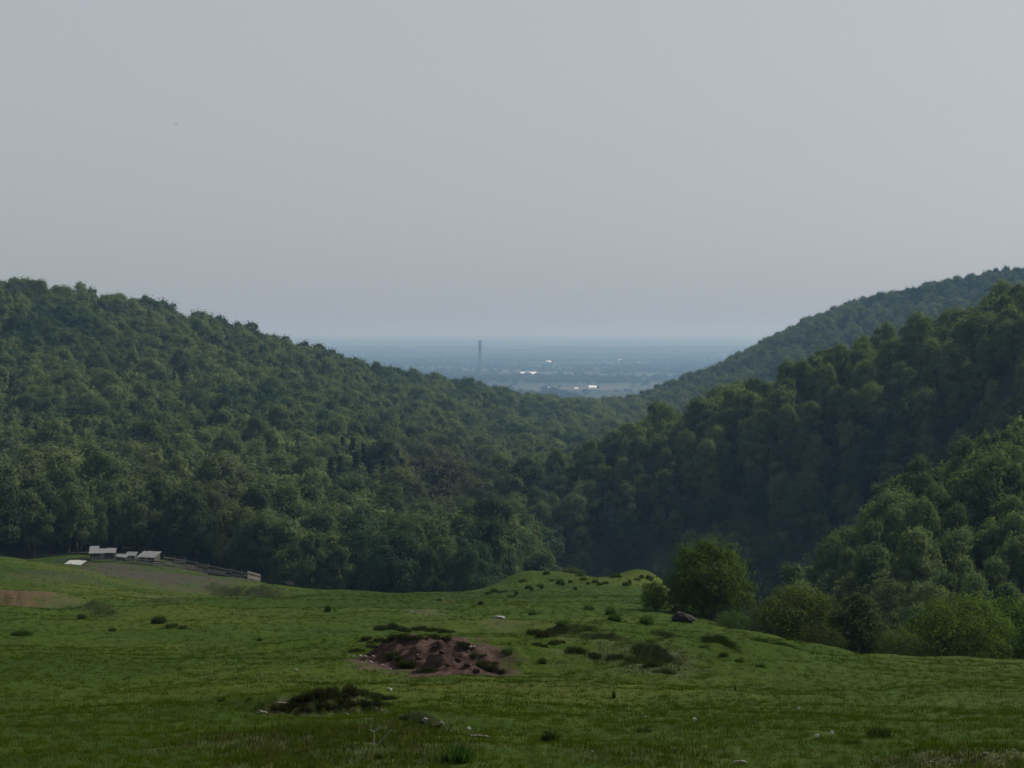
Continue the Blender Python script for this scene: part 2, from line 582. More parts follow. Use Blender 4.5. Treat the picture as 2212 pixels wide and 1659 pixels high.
def make_ground_mat():
    m, nt, b = new_mat("meadow_turf")
    geo = N(nt, "ShaderNodeNewGeometry")
    P = geo.outputs['Position']
    big = noise(nt, P, 0.045, 5, 0.6)
    mid = noise(nt, P, 0.6, 5, 0.65)
    fine = noise(nt, P, 9.0, 5, 0.7)
    c1 = ramp(nt, big, [(0.36, (0.015, 0.031, 0.002)), (0.50, (0.023, 0.042, 0.002)), (0.62, (0.036, 0.048, 0.004))])
    c2 = ramp(nt, mid, [(0.3, (0.8, 0.82, 0.8)), (0.55, (1.0, 1.0, 1.0)), (0.78, (1.2, 1.12, 1.1))])
    c3 = ramp(nt, fine, [(0.25, (0.5, 0.52, 0.48)), (0.5, (1.0, 1.0, 1.0)), (0.75, (1.45, 1.4, 1.3))])
    grass = mixc(nt, 1.0, mixc(nt, 1.0, c1, c2, 'MULTIPLY'), c3, 'MULTIPLY')
    a1 = N(nt, "ShaderNodeAttribute", attribute_type='GEOMETRY', attribute_name="cover")
    a2 = N(nt, "ShaderNodeAttribute", attribute_type='GEOMETRY', attribute_name="cover2")
    s1 = N(nt, "ShaderNodeSeparateColor")
    s2 = N(nt, "ShaderNodeSeparateColor")
    nt.links.new(a1.outputs['Color'], s1.inputs[0])
    nt.links.new(a2.outputs['Color'], s2.inputs[0])
    soiln = noise(nt, P, 3.5, 6, 0.7)
    red = ramp(nt, soiln, [(0.3, (0.020, 0.012, 0.010)), (0.55, (0.046, 0.028, 0.023)), (0.75, (0.085, 0.060, 0.048))])
    pale = ramp(nt, soiln, [(0.3, (0.042, 0.036, 0.020)), (0.7, (0.085, 0.072, 0.045))])
    dung = ramp(nt, soiln, [(0.3, (0.020, 0.017, 0.013)), (0.7, (0.046, 0.039, 0.031))])
    rough = ramp(nt, soiln, [(0.3, (0.020, 0.026, 0.010)), (0.7, (0.060, 0.062, 0.026))])
    ochre = ramp(nt, soiln, [(0.3, (0.040, 0.025, 0.015)), (0.7, (0.078, 0.050, 0.031))])
    col = mixc(nt, s1.outputs[1], grass, pale)
    col = mixc(nt, s1.outputs[2], col, dung)
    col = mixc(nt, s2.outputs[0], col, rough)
    col = mixc(nt, s2.outputs[1], col, ochre)
    col = mixc(nt, s1.outputs[0], col, red)
    nt.links.new(col, b.inputs['Base Color'])
    bp = N(nt, "ShaderNodeBump")
    bp.inputs['Strength'].default_value = 0.6
    bp.inputs['Distance'].default_value = 0.08
    nt.links.new(fine, bp.inputs['Height'])
    nt.links.new(bp.outputs[0], b.inputs['Normal'])
    b.inputs['Specular IOR Level'].default_value = 0.05
    return m


M_ground = make_ground_mat()
M_hill = simple_mat("forest_floor", (0.016, 0.02, 0.010), (0.035, 0.035, 0.018), 0.2, 0.95, spec=0.05)


def make_plain_mat():
    m, nt, b = new_mat("plain_fields")
    geo = N(nt, "ShaderNodeNewGeometry")
    mp = N(nt, "ShaderNodeMapping")
    mp.inputs['Rotation'].default_value = (0, 0, 0.4)
    nt.links.new(geo.outputs['Position'], mp.inputs['Vector'])
    vo = N(nt, "ShaderNodeTexVoronoi")
    vo.inputs['Scale'].default_value = 0.0022
    nt.links.new(mp.outputs[0], vo.inputs['Vector'])
    sep = N(nt, "ShaderNodeSeparateColor")
    nt.links.new(vo.outputs['Color'], sep.inputs[0])
    f = noise(nt, geo.outputs['Position'], 0.0009, 5, 0.6)
    c = ramp(nt, sep.outputs[0], [(0.0, (0.018, 0.028, 0.016)), (0.5, (0.030, 0.042, 0.022)), (0.8, (0.045, 0.05, 0.032)), (1.0, (0.065, 0.062, 0.048))])
    wood = ramp(nt, f, [(0.42, (0.35, 0.4, 0.35)), (0.55, (1, 1, 1))])
    nt.links.new(mixc(nt, 1.0, c, wood, 'MULTIPLY'), b.inputs['Base Color'])
    return m


M_plain = make_plain_mat()


# ------------------------------------------------------------------ ground sheets (one grid, cut in three)
def build_ground():
    fine = np.linspace(-R(20.5), R(20.5), 560)
    coarse = np.radians(np.concatenate([np.arange(22.5, 60, 2.5), np.arange(60, 180, 8.0)]))
    th = np.concatenate([-coarse[::-1], fine, coarse, [R(180)]])
    th[0] = max(th[0], -R(179.99))
    th = np.concatenate([[-R(180)], th])
    rr = np.concatenate([np.geomspace(1.2, 20, 40)[:-1], np.geomspace(20, 43, 150)[:-1], np.geomspace(43, 60, 190)[:-1], np.geomspace(60, 75, 50)[:-1], np.geomspace(75, 300, 170)[:-1],
                         np.geomspace(300, 1900, 90)[:-1], np.geomspace(1900, 46000, 70)])
    i_m = int(np.argmin(np.abs(rr - 300)))
    i_h = int(np.argmin(np.abs(rr - 1900)))
    T, RR = np.meshgrid(th, rr)
    X, Y = RR * np.sin(T), RR * np.cos(T)
    Z = zg(X.ravel(), Y.ravel()).reshape(X.shape)
    nc = len(th)

    def sheet(name, i0, i1, mat, cover=False):
        x, y, z = X[i0:i1 + 1].ravel(), Y[i0:i1 + 1].ravel(), Z[i0:i1 + 1].ravel()
        nr = i1 - i0 + 1
        ii, jj = np.meshgrid(np.arange(nr - 1), np.arange(nc - 1), indexing='ij')
        a = (ii * nc + jj).ravel()
        faces = np.stack([a, a + 1, a + nc + 1, a + nc], 1)[:, ::-1]
        verts = np.stack([x, y, z], 1)
        if i0 == 0:
            pass
        me = np_mesh(name, verts, faces, [mat], smooth=True)
        if cover:
            red, pale, dung, rough, ochre = ground_cover(x, y)
            one = np.ones_like(x)
            c1 = me.color_attributes.new("cover", 'FLOAT_COLOR', 'POINT')
            c1.data.foreach_set("color", np.stack([red, pale, dung, one], 1).astype(np.float32).ravel())
            c2 = me.color_attributes.new("cover2", 'FLOAT_COLOR', 'POINT')
            c2.data.foreach_set("color", np.stack([rough, ochre, one * 0, one], 1).astype(np.float32).ravel())
        o = mobj(name, me)
        o["kind"] = "structure"
        return o

    sheet("meadow_ground", 0, i_m, M_ground, True)
    sheet("hills", i_m, i_h, M_hill)
    sheet("plain", i_h, len(rr) - 1, M_plain)


build_ground()


# ------------------------------------------------------------------ plants: mesh makers
def unit(v):
    return v / np.maximum(np.linalg.norm(v, axis=-1, keepdims=True), 1e-9)


def leaf_quads(P, nrm, size, rg, asp=1.5):
    """diamond-shaped leaf sprays at P facing nrm"""
    n = len(P)
    t = unit(np.cross(nrm, unit(rg.normal(size=(n, 3)))))
    b = np.cross(nrm, t)
    s = size[:, None]
    bend = nrm * (s * rg.uniform(-0.25, 0.25, (n, 1)))
    v = np.stack([P - t * s * asp * 0.5, P - b * s * 0.36 + bend, P + t * s * asp * 0.5, P + b * s * 0.36 + bend], 1)
    return v.reshape(-1, 3), np.arange(n * 4).reshape(-1, 4)


def tube(p0, p1, r0, r1, k=6):
    p0, p1 = np.array(p0, float), np.array(p1, float)
    d = unit(p1 - p0)
    u = unit(np.cross(d, [0.31, 0.87, 0.2]))
    v = np.cross(d, u)
    a = np.linspace(0, 2 * math.pi, k, endpoint=False)
    ring = np.cos(a)[:, None] * u + np.sin(a)[:, None] * v
    V = np.concatenate([p0 + ring * r0, p1 + ring * r1])
    F = [[i, (i + 1) % k, k + (i + 1) % k, k + i] for i in range(k)]
    return V, np.array(F)


def join(parts):
    V, F, o = [], [], 0
    for v, f in parts:
        V.append(v)
        F.append(np.asarray(f) + o)
        o += len(v)
    return np.concatenate(V), np.concatenate(F)


def broadleaf(seed, H=1.0, Rr=0.32, base=0.22, nl=26, nleaf=3000, leaf=0.035, top=1.0, twig=0.0):
    """unit-high tree: lobes of leaf sprays in an uneven egg; returns crown (V,F), trunk (V,F)"""
    rg = np.random.default_rng(seed)
    zc, hz = (base + 1) / 2, (1 - base) / 2
    L = []
    lean = rg.normal(0, 0.04, 2)
    for i in range(nl):
        f = (i + rg.uniform(0.1, 0.9)) / nl
        z = base + 0.06 + (0.86 - base) * f ** 0.9
        env = Rr * math.sqrt(max(0.05, 1 - ((z - zc) / hz) ** 2)) * (1.15 - 0.35 * f * top)
        a = i * 2.399 + rg.uniform(-0.6, 0.6)
        rad = env * rg.uniform(0.45, 0.85)
        lr = Rr * rg.uniform(0.27, 0.54) * (1.08 - 0.3 * f)
        L.append((math.cos(a) * rad + lean[0] * z, math.sin(a) * rad + lean[1] * z, min(z, 0.97 - lr * 0.8), lr, rg.uniform(0.75, 1.15)))
    L.append((lean[0], lean[1], 0.9, Rr * 0.28, 1.2))
    L = np.array(L)
    w = L[:, 3] ** 2
    idx = rg.choice(len(L), nleaf * 2, p=w / w.sum())
    d = unit(rg.normal(size=(nleaf * 2, 3)))
    d[:, 2] = np.where((d[:, 2] < -0.25) & (rg.random(nleaf * 2) < 0.6), -d[:, 2], d[:, 2])
    rho = L[idx, 3] * (0.62 + 0.45 * rg.random(nleaf * 2) ** 0.7) * (1 + 0.18 * np.sin(d[:, 0] * 9 + idx) * np.cos(d[:, 1] * 8 - idx * 2))
    P = L[idx, :3] + d * rho[:, None] * np.stack([np.ones_like(rho), np.ones_like(rho), L[idx, 4]], 1)
    if twig:
        far = rg.random(len(P)) < 0.12
        P[far] += d[far] * (L[idx[far], 3] * rg.uniform(0, twig, far.sum()))[:, None]
        P[far, 2] += rg.uniform(0, twig * 0.12, far.sum())
    inside = np.zeros(len(P), bool)
    for j in range(len(L)):
        q = np.linalg.norm(P - L[j, :3], axis=1)
        inside |= (q < 0.5 * L[j, 3]) & (idx != j)
    keep = ~inside & (P[:, 2] > base * 0.55)
    P, d = P[keep][:nleaf], d[keep][:nleaf]
    cen = P - np.array([lean[0] * 0.6, lean[1] * 0.6, zc])
    nrm = unit(d * 0.95 + unit(cen) * 0.25 + rg.normal(0, 0.24, P.shape))
    V, F = leaf_quads(P, nrm, leaf * rg.uniform(0.6, 1.35, len(P)), rg)
    tr = [tube((0, 0, -0.03), (lean[0] * 0.4, lean[1] * 0.4, 0.45), 0.022, 0.013, 7), tube((lean[0] * 0.4, lean[1] * 0.4, 0.45), (lean[0], lean[1], 0.9), 0.013, 0.003, 6)]
    for j in rg.choice(len(L), min(8, len(L)), replace=False):
        z0 = max(base * 0.7, L[j, 2] - 0.16)
        tr.append(tube((lean[0] * z0, lean[1] * z0, z0), L[j, :3], 0.008, 0.002, 5))
    return (V * H, F), tuple(np.array(q) for q in join(tr))


def spruce(seed, nt=15, Rr=0.17):
    rg = np.random.default_rng(seed)
    nb = 150
    P, Nn, S = [], [], []
    for k in range(nb):
        f = ((k + rg.random()) / nb) ** 1.15
        z = 0.05 + 0.93 * f
        rad = Rr * ((1 - f) ** 0.8 * 0.98 + 0.02) * rg.uniform(0.72, 1.12)
        a = k * 2.399 + rg.uniform(-0.4, 0.4)
        for q in np.linspace(0.2, 1, max(3, int(11 * rad / Rr))):
            for _ in range(2):
                P.append((math.cos(a) * rad * q + rg.normal(0, .008), math.sin(a) * rad * q + rg.normal(0, .008), z - 0.30 * rad * q + rg.normal(0, 0.008)))
                Nn.append((math.cos(a) * 0.7 + rg.normal(0, .25), math.sin(a) * 0.7 + rg.normal(0, .25), 0.6))
                S.append(0.042 * (1.1 - 0.55 * f) * rg.uniform(0.7, 1.3))
    P, Nn, S = np.array(P), unit(np.array(Nn)), np.array(S)
    V, F = leaf_quads(P, Nn, S, rg, 1.7)
    return (V, F), tube((0, 0, -0.03), (0, 0, 0.97), 0.014, 0.002, 7)


def two_mat_mesh(name, crown, trunk, leafmat):
    V, F = join([crown, trunk])
    idx = np.concatenate([np.zeros(len(crown[1]), int), np.ones(len(trunk[1]), int)])
    return np_mesh(name, V, F, [leafmat, M_bark], matidx=idx)


# broadleaf kinds used singly
BL = []
for i in range(8):
    c, t = broadleaf(100 + i, Rr=[0.30, 0.25, 0.35, 0.31, 0.23, 0.33, 0.27, 0.37][i], base=[0.14, 0.18, 0.15, 0.2, 0.12, 0.16, 0.2, 0.15][i],
                     nl=[15, 13, 18, 14, 12, 19, 15, 17][i], nleaf=9500, leaf=0.0245, twig=0.5)
    BL.append((np_mesh("broadleaf_crown", c[0], c[1], [M_leaf]), np_mesh("broadleaf_trunk", t[0], t[1], [M_bark])))
SPR = []
for i in range(3):
    c, t = spruce(300 + i, 16 + i, [0.17, 0.15, 0.19][i])
    SPR.append((np_mesh("spruce_crown", c[0], c[1], [M_needle]), np_mesh("spruce_trunk", t[0], t[1], [M_bark])))
# kinds for the far mass of the wood
pc = bpy.data.collections.new("forest_kinds")
for i in range(8):
    c, t = broadleaf(200 + i, Rr=[0.33, 0.27, 0.38, 0.34, 0.25, 0.36, 0.30, 0.41][i], base=0.2, nl=[12, 11, 14, 12, 10, 15, 12, 13][i], nleaf=2800, leaf=0.042, twig=0.7)
    pc.objects.link(bpy.data.objects.new("kind_%02d" % i, two_mat_mesh("wood_tree", c, t, M_leaf)))


def instancer(name, pts, rot, scl, var, colr, coll):
    me = bpy.data.meshes.new(name)
    me.vertices.add(len(pts))
    me.vertices.foreach_set("co", np.asarray(pts, np.float32).ravel())
    for nm, typ, key, arr in (("rot", 'FLOAT_VECTOR', "vector", rot), ("scl", 'FLOAT_VECTOR', "vector", scl), ("leafcol", 'FLOAT_VECTOR', "vector", colr)):
        a = me.attributes.new(nm, typ, 'POINT')
        a.data.foreach_set(key, np.asarray(arr, np.float32).ravel())
    a = me.attributes.new("variant", 'INT', 'POINT')
    a.data.foreach_set("value", np.asarray(var, np.int32))
    me.update()
    o = mobj(name, me)
    ng = bpy.data.node_groups.new(name + "_scatter", 'GeometryNodeTree')
    ng.interface.new_socket("Geometry", in_out='INPUT', socket_type='NodeSocketGeometry')
    ng.interface.new_socket("Geometry", in_out='OUTPUT', socket_type='NodeSocketGeometry')
    nn = ng.nodes
    gi, go = nn.new("NodeGroupInput"), nn.new("NodeGroupOutput")
    iop = nn.new("GeometryNodeInstanceOnPoints")
    ci = nn.new("GeometryNodeCollectionInfo")
    ci.inputs['Collection'].default_value = coll
    ci.inputs['Separate Children'].default_value = True
    ci.inputs['Reset Children'].default_value = True
    iop.inputs['Pick Instance'].default_value = True
    ng.links.new(gi.outputs[0], iop.inputs['Points'])
    ng.links.new(ci.outputs[0], iop.inputs['Instance'])
    for nm, typ, sock in (("rot", 'FLOAT_VECTOR', 'Rotation'), ("scl", 'FLOAT_VECTOR', 'Scale'), ("variant", 'INT', 'Instance Index')):
        na = nn.new("GeometryNodeInputNamedAttribute")
        na.data_type = typ
        na.inputs['Name'].default_value = nm
        ng.links.new(na.outputs['Attribute'], iop.inputs[sock])
    ng.links.new(iop.outputs[0], go.inputs[0])
    md = o.modifiers.new("scatter", 'NODES')
    md.node_group = ng
    o["kind"] = "stuff"
    return o


# ------------------------------------------------------------------ the wood: where the trees stand
TL_U = np.array([-600, 0, 120, 230, 420, 560, 640, 760, 900, 1020, 1110, 1200, 1300, 1560, 1640, 1700, 1760, 1900, 2212, 2900])
TL_R = np.array([296, 296, 300, 303, 300, 284, 268, 262, 258, 256, 285, 330, 372, 372, 330, 182, 168, 160, 150, 150])


def colour_for(x, y, U, V, kind_rand, n):
    """leaf colour of single trees: stands of paler and darker green, sunlit ridge top and spur painted paler, a few still brown and half bare"""
    g = np.stack([0.040 + 0 * x, 0.070 + 0 * x, 0.026 + 0 * x], 1)
    st = fbm(x / 60, y / 60, 3, 401)
    v = np.clip(0.5 + 0.55 * st + (kind_rand - 0.5) * 0.95, 0, 1)[:, None]
    dark, lite = np.array([0.036, 0.064, 0.037]), np.array([0.120, 0.150, 0.066])
    g = dark * (1 - v) + lite * v
    brown = np.zeros(n)
    for (bu, bv, ru, rv, s) in ((960, 1040, 120, 75, 0.85), (900, 1000, 60, 50, 0.7), (470, 1085, 75, 60, 0.6), (40, 1040, 60, 60, 0.5), (1880, 1330, 60, 80, 0.4), (320, 1050, 60, 80, 0.35)):
        q = ((U - bu) / ru) ** 2 + ((V - bv) / rv) ** 2
        brown = np.maximum(brown, s * np.exp(-q * 0.8))
    lit_spur = ((U > 1620) & (np.hypot(x, y) < 285))[:, None]  # near spur's sunlit green is put into the leaf colour
    g = np.where(lit_spur, g * 0.5 + np.array([0.050, 0.070, 0.032]), g)
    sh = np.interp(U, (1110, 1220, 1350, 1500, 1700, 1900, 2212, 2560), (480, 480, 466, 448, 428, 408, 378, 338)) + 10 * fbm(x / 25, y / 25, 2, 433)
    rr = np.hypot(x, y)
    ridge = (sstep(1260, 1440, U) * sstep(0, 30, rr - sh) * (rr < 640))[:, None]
    g = g * (1 - ridge) + (g * 0.5 + np.array([0.056, 0.078, 0.026])) * ridge  # paler ridge-top leaves stand in for the sunlit strip
    br = np.array([0.060, 0.054, 0.042])
    g = g * (1 - brown[:, None]) + br * brown[:, None]
    return g, brown


def place_wood():
    cand = []
    for (r0, r1, sp) in ((140, 262, 3.7), (262, 420, 5.8), (420, 700, 6.3), (700, 1700, 7.6)):
        xm = r1 * math.tan(R(20.5))
        nx, ny = int(2 * xm / sp), int(r1 / sp)
        gx, gy = np.meshgrid(np.arange(nx) * sp - xm, np.arange(ny) * sp)
        gx = gx + (np.arange(ny) % 2)[:, None] * sp * 0.5
        x = (gx + rng.uniform(-0.42, 0.42, gx.shape) * sp).ravel()
        y = (gy + rng.uniform(-0.42, 0.42, gy.shape) * sp).ravel()
        r = np.hypot(x, y)
        k = (r >= r0) & (r < r1) & (np.abs(np.arctan2(x, y)) < R(20.3))
        cand.append(np.stack([x[k], y[k], np.full(k.sum(), sp)], 1))
    c = np.concatenate(cand)
    U0 = 1106 + FPX * c[:, 0] / c[:, 1]
    r = np.hypot(c[:, 0], c[:, 1])
    line = np.interp(U0, TL_U, TL_R) + 6 * fbm(c[:, 0] / 9, c[:, 1] / 9, 2, 611)
    ok = r > line
    # glade between the near spur and the shaded hill is wooded too, the back slopes are not needed
    c, U0, r, line = c[ok], U0[ok], r[ok], line[ok]
    z = zg(c[:, 0], c[:, 1])
    n = len(c)
    h = rng.normal(11.8, 2.4, n)
    h = np.where(r > 1100, rng.normal(14, 2.2, n), h)
    spur = (U0 > 1620) & (r < 285)
    h = np.where(spur, rng.normal(5.8, 1.2, n), h)
    h = np.where((r < line + 26) & (U0 < 1250), np.where(U0 < 600, rng.normal(12.0, 1.9, n), rng.normal(10.6, 1.7, n)), h)
    h = np.where((U0 > 1180) & (r > 320) & (r < 600), h * 0.86, h)
    h = np.clip(h, np.where(spur, 3.6, 6.5), 18)
    wd = h * rng.uniform(0.75, 1.15, n)
    Ut, Vt = project(c[:, 0], c[:, 1], z + h * 0.75)
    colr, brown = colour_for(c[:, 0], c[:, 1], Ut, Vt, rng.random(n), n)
    return c, U0, r, z, h, wd, colr, brown, Ut, Vt, line


wood = place_wood()


def split_wood():
    c, U0, r, z, h, wd, colr, brown, Ut, Vt, line = wood
    n = len(c)
    # which trees show: paint front to back on a coarse screen
    W, Hh = 1024, 768
    s = W / 2212.0
    done = np.zeros((Hh, W), bool)
    skyU = [0, 200, 330, 480, 560, 690, 900, 1030, 1120, 1240, 1310, 1380, 1440, 1500, 1600, 1700, 1800, 2212]
    skyV = [1203, 1222, 1215, 1235, 1255, 1292, 1287, 1285, 1248, 1241, 1255, 1243, 1262, 1310, 1380, 1420, 1447, 1456]
    lim = np.interp(np.arange(W) / s, skyU, skyV) * s
    done[np.arange(Hh)[:, None] > lim[None]] = True
    Ub, Vb = project(c[:, 0], c[:, 1], z + h * 0.15)
    Uc, Vc = project(c[:, 0], c[:, 1], z + h)
    vis = np.zeros(n)
    for i in np.argsort(r):
        hw = 0.30 * wd[i] / r[i] * FPX * s
        x0, x1 = int(max(0, Uc[i] * s - hw)), int(min(W, Uc[i] * s + hw + 1))
        y0, y1 = int(max(0, Vc[i] * s)), int(min(Hh, Vb[i] * s + 1))
        if x1 <= x0 or y1 <= y0:
            continue
        sub = done[y0:y1, x0:x1]
        vis[i] = sub.size - sub.sum()
        sub[:] = True
    return vis


vis = split_wood()

# stands of spruce (U, V of the tree tops, height, range hint)
spruce_spots = [(135, 770, 640), (150, 790, 625), (160, 845, 575), (520, 885, 575), (530, 905, 560), (480, 860, 610),
                (725, 935, 470), (740, 905, 500), (762, 900, 505), (785, 908, 490), (808, 900, 500), (835, 898, 505), (858, 903, 500),
                (735, 965, 440), (770, 955, 455), (800, 960, 450), (828, 950, 455), (848, 960, 450), (868, 935, 470), (715, 980, 430),
                (640, 780, 820), (375, 800, 650), (950, 800, 1120), (860, 785, 1060), (985, 1100, 345), (930, 1115, 330), (60, 900, 520),
                (350, 870, 570), (250, 930, 500), (410, 800, 670), (560, 830, 690), (1290, 960, 560), (1150, 1060, 505), (1120, 1070, 500)]
sp_xy = []
for (U, V, d) in spruce_spots:
    p = at(U, V, d)
    zz = zg1(p[0], p[1])
    hh = min(max(p[2] - zz, 12.0), 16.5)
    sp_xy.append((p[0], p[1], zz, hh))
    dd = np.hypot(wood[0][:, 0] - p[0], wood[0][:, 1] - p[1])
    vis[dd < 3.2] = -1

c, U0, r, z, h, wd, colr, brown, Ut, Vt, line = wood
alive = vis >= 0
order = np.argsort(-vis)
single = [i for i in order if alive[i] and vis[i] > 0][:285]
single_set = np.zeros(len(c), bool)
single_set[single] = True

VARN = ("fresh mid-green", "dark green", "pale yellowish-green", "brownish half-bare")


def tree_words(i):
    if brown[i] > 0.42:
        t = 3
    else:
        lum = colr[i][1]
        t = 1 if lum < 0.093 else (2 if lum > 0.124 else 0)
    u, rr_ = U0[i], r[i]
    if u > 1600 and rr_ < 300:
        where = "on the near wooded spur rising behind the hazel bushes"
    elif u > 1180 and rr_ < 700 and u > 1180 + (rr_ - 372) * 0.0:
        where = "on the shaded wooded hillside beyond the lone round bush"
    elif rr_ < line[i] + 22 and u < 600:
        where = "at the wood's edge just behind the sheepfold huts"
    elif rr_ < line[i] + 22:
        where = "at the wood's edge at the foot of the meadow"
    elif rr_ < 700:
        where = "inside the wood on the lower slope above the sheepfold"
    else:
        where = "high on the distant wooded hillside"
    return VARN[t] + " broadleaf tree " + where, where


for i in single:
    k = int(rng.integers(0, len(BL)))
    lab, where = tree_words(i)
    o = empty("broadleaf_tree", (c[i, 0], c[i, 1], z[i] - 0.15), rng.uniform(0, 6.28), (wd[i], wd[i], h[i]))
    tag(o, lab, "tree", "broadleaf trees " + where)
    cr = mobj("crown", BL[k][0], o)
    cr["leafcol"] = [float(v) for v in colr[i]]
    mobj("trunk", BL[k][1], o)

rest = np.nonzero(alive & ~single_set)[0]
nn_ = len(rest)
wobj = instancer("forest", np.stack([c[rest, 0], c[rest, 1], z[rest] - 0.2], 1),
                 np.stack([rng.normal(0, 0.04, nn_), rng.normal(0, 0.04, nn_), rng.uniform(0, 6.28, nn_)], 1),
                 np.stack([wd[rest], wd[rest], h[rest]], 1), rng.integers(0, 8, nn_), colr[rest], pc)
tag(wobj, "dense mass of green broadleaf wood covering the hills", "forest")

for j, (x, y, zz, hh) in enumerate(sp_xy):
    o = empty("spruce_tree", (x, y, zz - 0.15), rng.uniform(0, 6.28), (hh * 1.5, hh * 1.5, hh))
    cl = 6 <= j <= 19
    tag(o, "dark pointed spruce in the tight dark clump amid the broadleaf wood" if cl else "single dark pointed spruce scattered among paler broadleaf trees of the wood",
        "spruce", "spruces of the dark clump" if cl else "scattered spruces in the wood")
    cr = mobj("crown", SPR[j % 3][0], o)
    cr["leafcol"] = [0.016, 0.030, 0.020]
    mobj("trunk", SPR[j % 3][1], o)


# ------------------------------------------------------------------ bushes of the meadow
def bush_mesh(seed, Rr, nleaf, leaf, nl=34, base=0.02, top=0.7):
    cr, tr = broadleaf(seed, Rr=Rr, base=base, nl=nl, nleaf=nleaf, leaf=leaf, top=top, twig=0.9)
    rg = np.random.default_rng(seed + 5)
    st = [tr]
    for k in range(7):
        a = rg.uniform(0, 6.28)
        st.append(tube((math.cos(a) * 0.03, math.sin(a) * 0.03, -0.04), (math.cos(a) * Rr * 0.6, math.sin(a) * Rr * 0.6, rg.uniform(0.45, 0.85)), 0.012, 0.003, 5))
    s = join(st)
    return np_mesh("bush_foliage", cr[0], cr[1], [M_leaf]), np_mesh("bush_stems", s[0], s[1], [M_bark])


def bush(label, U, V, d, h_px, w_px, col, seed, Rr=0.5, nleaf=9000, leaf=0.024, nl=36, name="bush", group=None):
    p = at(U, V, d)
    x, y = p[0], p[1]
    zz = zg1(x, y)
    hh = h_px / FPX * d
    ww = w_px / FPX * d / (2 * Rr)
    f, s = bush_mesh(seed, Rr, nleaf, leaf, nl)
    o = empty(name, (x, y, zz - 0.08 * hh), random.uniform(0, 6.28), (ww, ww, hh * 1.05))
    tag(o, label, "bush", group)
    a = mobj("foliage", f, o)
    a["leafcol"] = list(col)
    mobj("stems", s, o)
    return o


bush("large lone round bush with leafy top beside a dark boulder", 1528, 1338, 95, 166, 186, (0.052, 0.078, 0.020), 501, 0.47, 14000, 0.026, 22, "round_bush")
bush("small bright green sapling bush at the foot of the lone round bush", 1414, 1318, 96, 62, 62, (0.060, 0.095, 0.024), 502, 0.5, 3500, 0.045, 18)
bush("low green bush spreading under the lone round bush on the slope", 1585, 1372, 88, 42, 70, (0.050, 0.080, 0.024), 503, 0.8, 3500, 0.05, 18)
bush("broad yellow-green hazel bush at the bottom of the slope", 1720, 1428, 82, 130, 190, (0.058, 0.076, 0.024), 504, 0.55, 11000, 0.028, 22, "hazel_bush")
bush("upright grey-green bush between the yellow-green and the bright green hazels", 1862, 1446, 80, 158, 130, (0.050, 0.066, 0.034), 505, 0.34, 10000, 0.027, 20, "hazel_bush")
bush("low pale green bush at the edge of the grass between larger hazels", 1945, 1452, 76, 85, 110, (0.058, 0.088, 0.030), 506, 0.7, 5000, 0.036, 24)
bush("large bright green hazel bush with a dark shaded foot", 2075, 1456, 78, 150, 215, (0.066, 0.100, 0.024), 507, 0.58, 13000, 0.026, 24, "hazel_bush")
bush("dense green hazel bush beyond the large bright green one", 2195, 1452, 84, 146, 165, (0.050, 0.086, 0.022), 508, 0.5, 10000, 0.028, 20, "hazel_bush")
bush("small dull green bush half hidden behind the yellow-green hazel", 1648, 1400, 100, 92, 90, (0.056, 0.074, 0.034), 509, 0.5, 4500, 0.036, 22)
bush("brown-green thin bush standing behind the upright grey-green one", 1800, 1420, 104, 150, 120, (0.060, 0.062, 0.036), 510, 0.45, 6000, 0.03, 26)
bush("grey-green bush behind the low pale one below the spur", 1965, 1420, 110, 150, 130, (0.050, 0.070, 0.036), 511, 0.45, 6000, 0.03, 26)
bush("leafy green bush rising behind the large bright green hazel", 2140, 1420, 112, 168, 140, (0.046, 0.070, 0.030), 512, 0.45, 6000, 0.03, 26)
bush("low dark bramble filling the gap below the upright grey-green bush", 1905, 1452, 79, 70, 90, (0.034, 0.050, 0.022), 531, 0.7, 4000, 0.045, 18, "bramble")
bush("low bramble at the foot of the yellow-green hazel", 1775, 1446, 78, 62, 100, (0.040, 0.052, 0.022), 532, 0.8, 4000, 0.05, 18, "bramble")
bush("leafy shrub joining the large bright green hazel to its dense neighbour", 2140, 1454, 81, 120, 110, (0.048, 0.076, 0.024), 533, 0.55, 5500, 0.04, 20, "shrub")
bush("pale green shrub between the low pale bush and the large bright hazel", 1995, 1450, 83, 120, 100, (0.050, 0.076, 0.028), 534, 0.5, 5000, 0.04, 18, "shrub")
for k, (U, V, d, hp, wp, lab) in enumerate((
        (1240, 1246, 152, 16, 60, "low scrubby bush on the crown of the grassy mound"), (1375, 1250, 152, 24, 50, "scrubby bush on the rounded mound beside the lone round bush"),
        (1290, 1262, 158, 16, 70, "low scrub in the dip between the two grassy mounds"), (1130, 1262, 156, 12, 40, "tiny bush on the sloping shoulder of the grassy mound"))):
    bush(lab, U, V, d, hp, wp, (0.046, 0.064, 0.030), 520 + k, 0.8, 1800, 0.07, 14, "scrub_bush")

# ------------------------------------------------------------------ grass
gc = bpy.data.collections.new("grass_kinds")


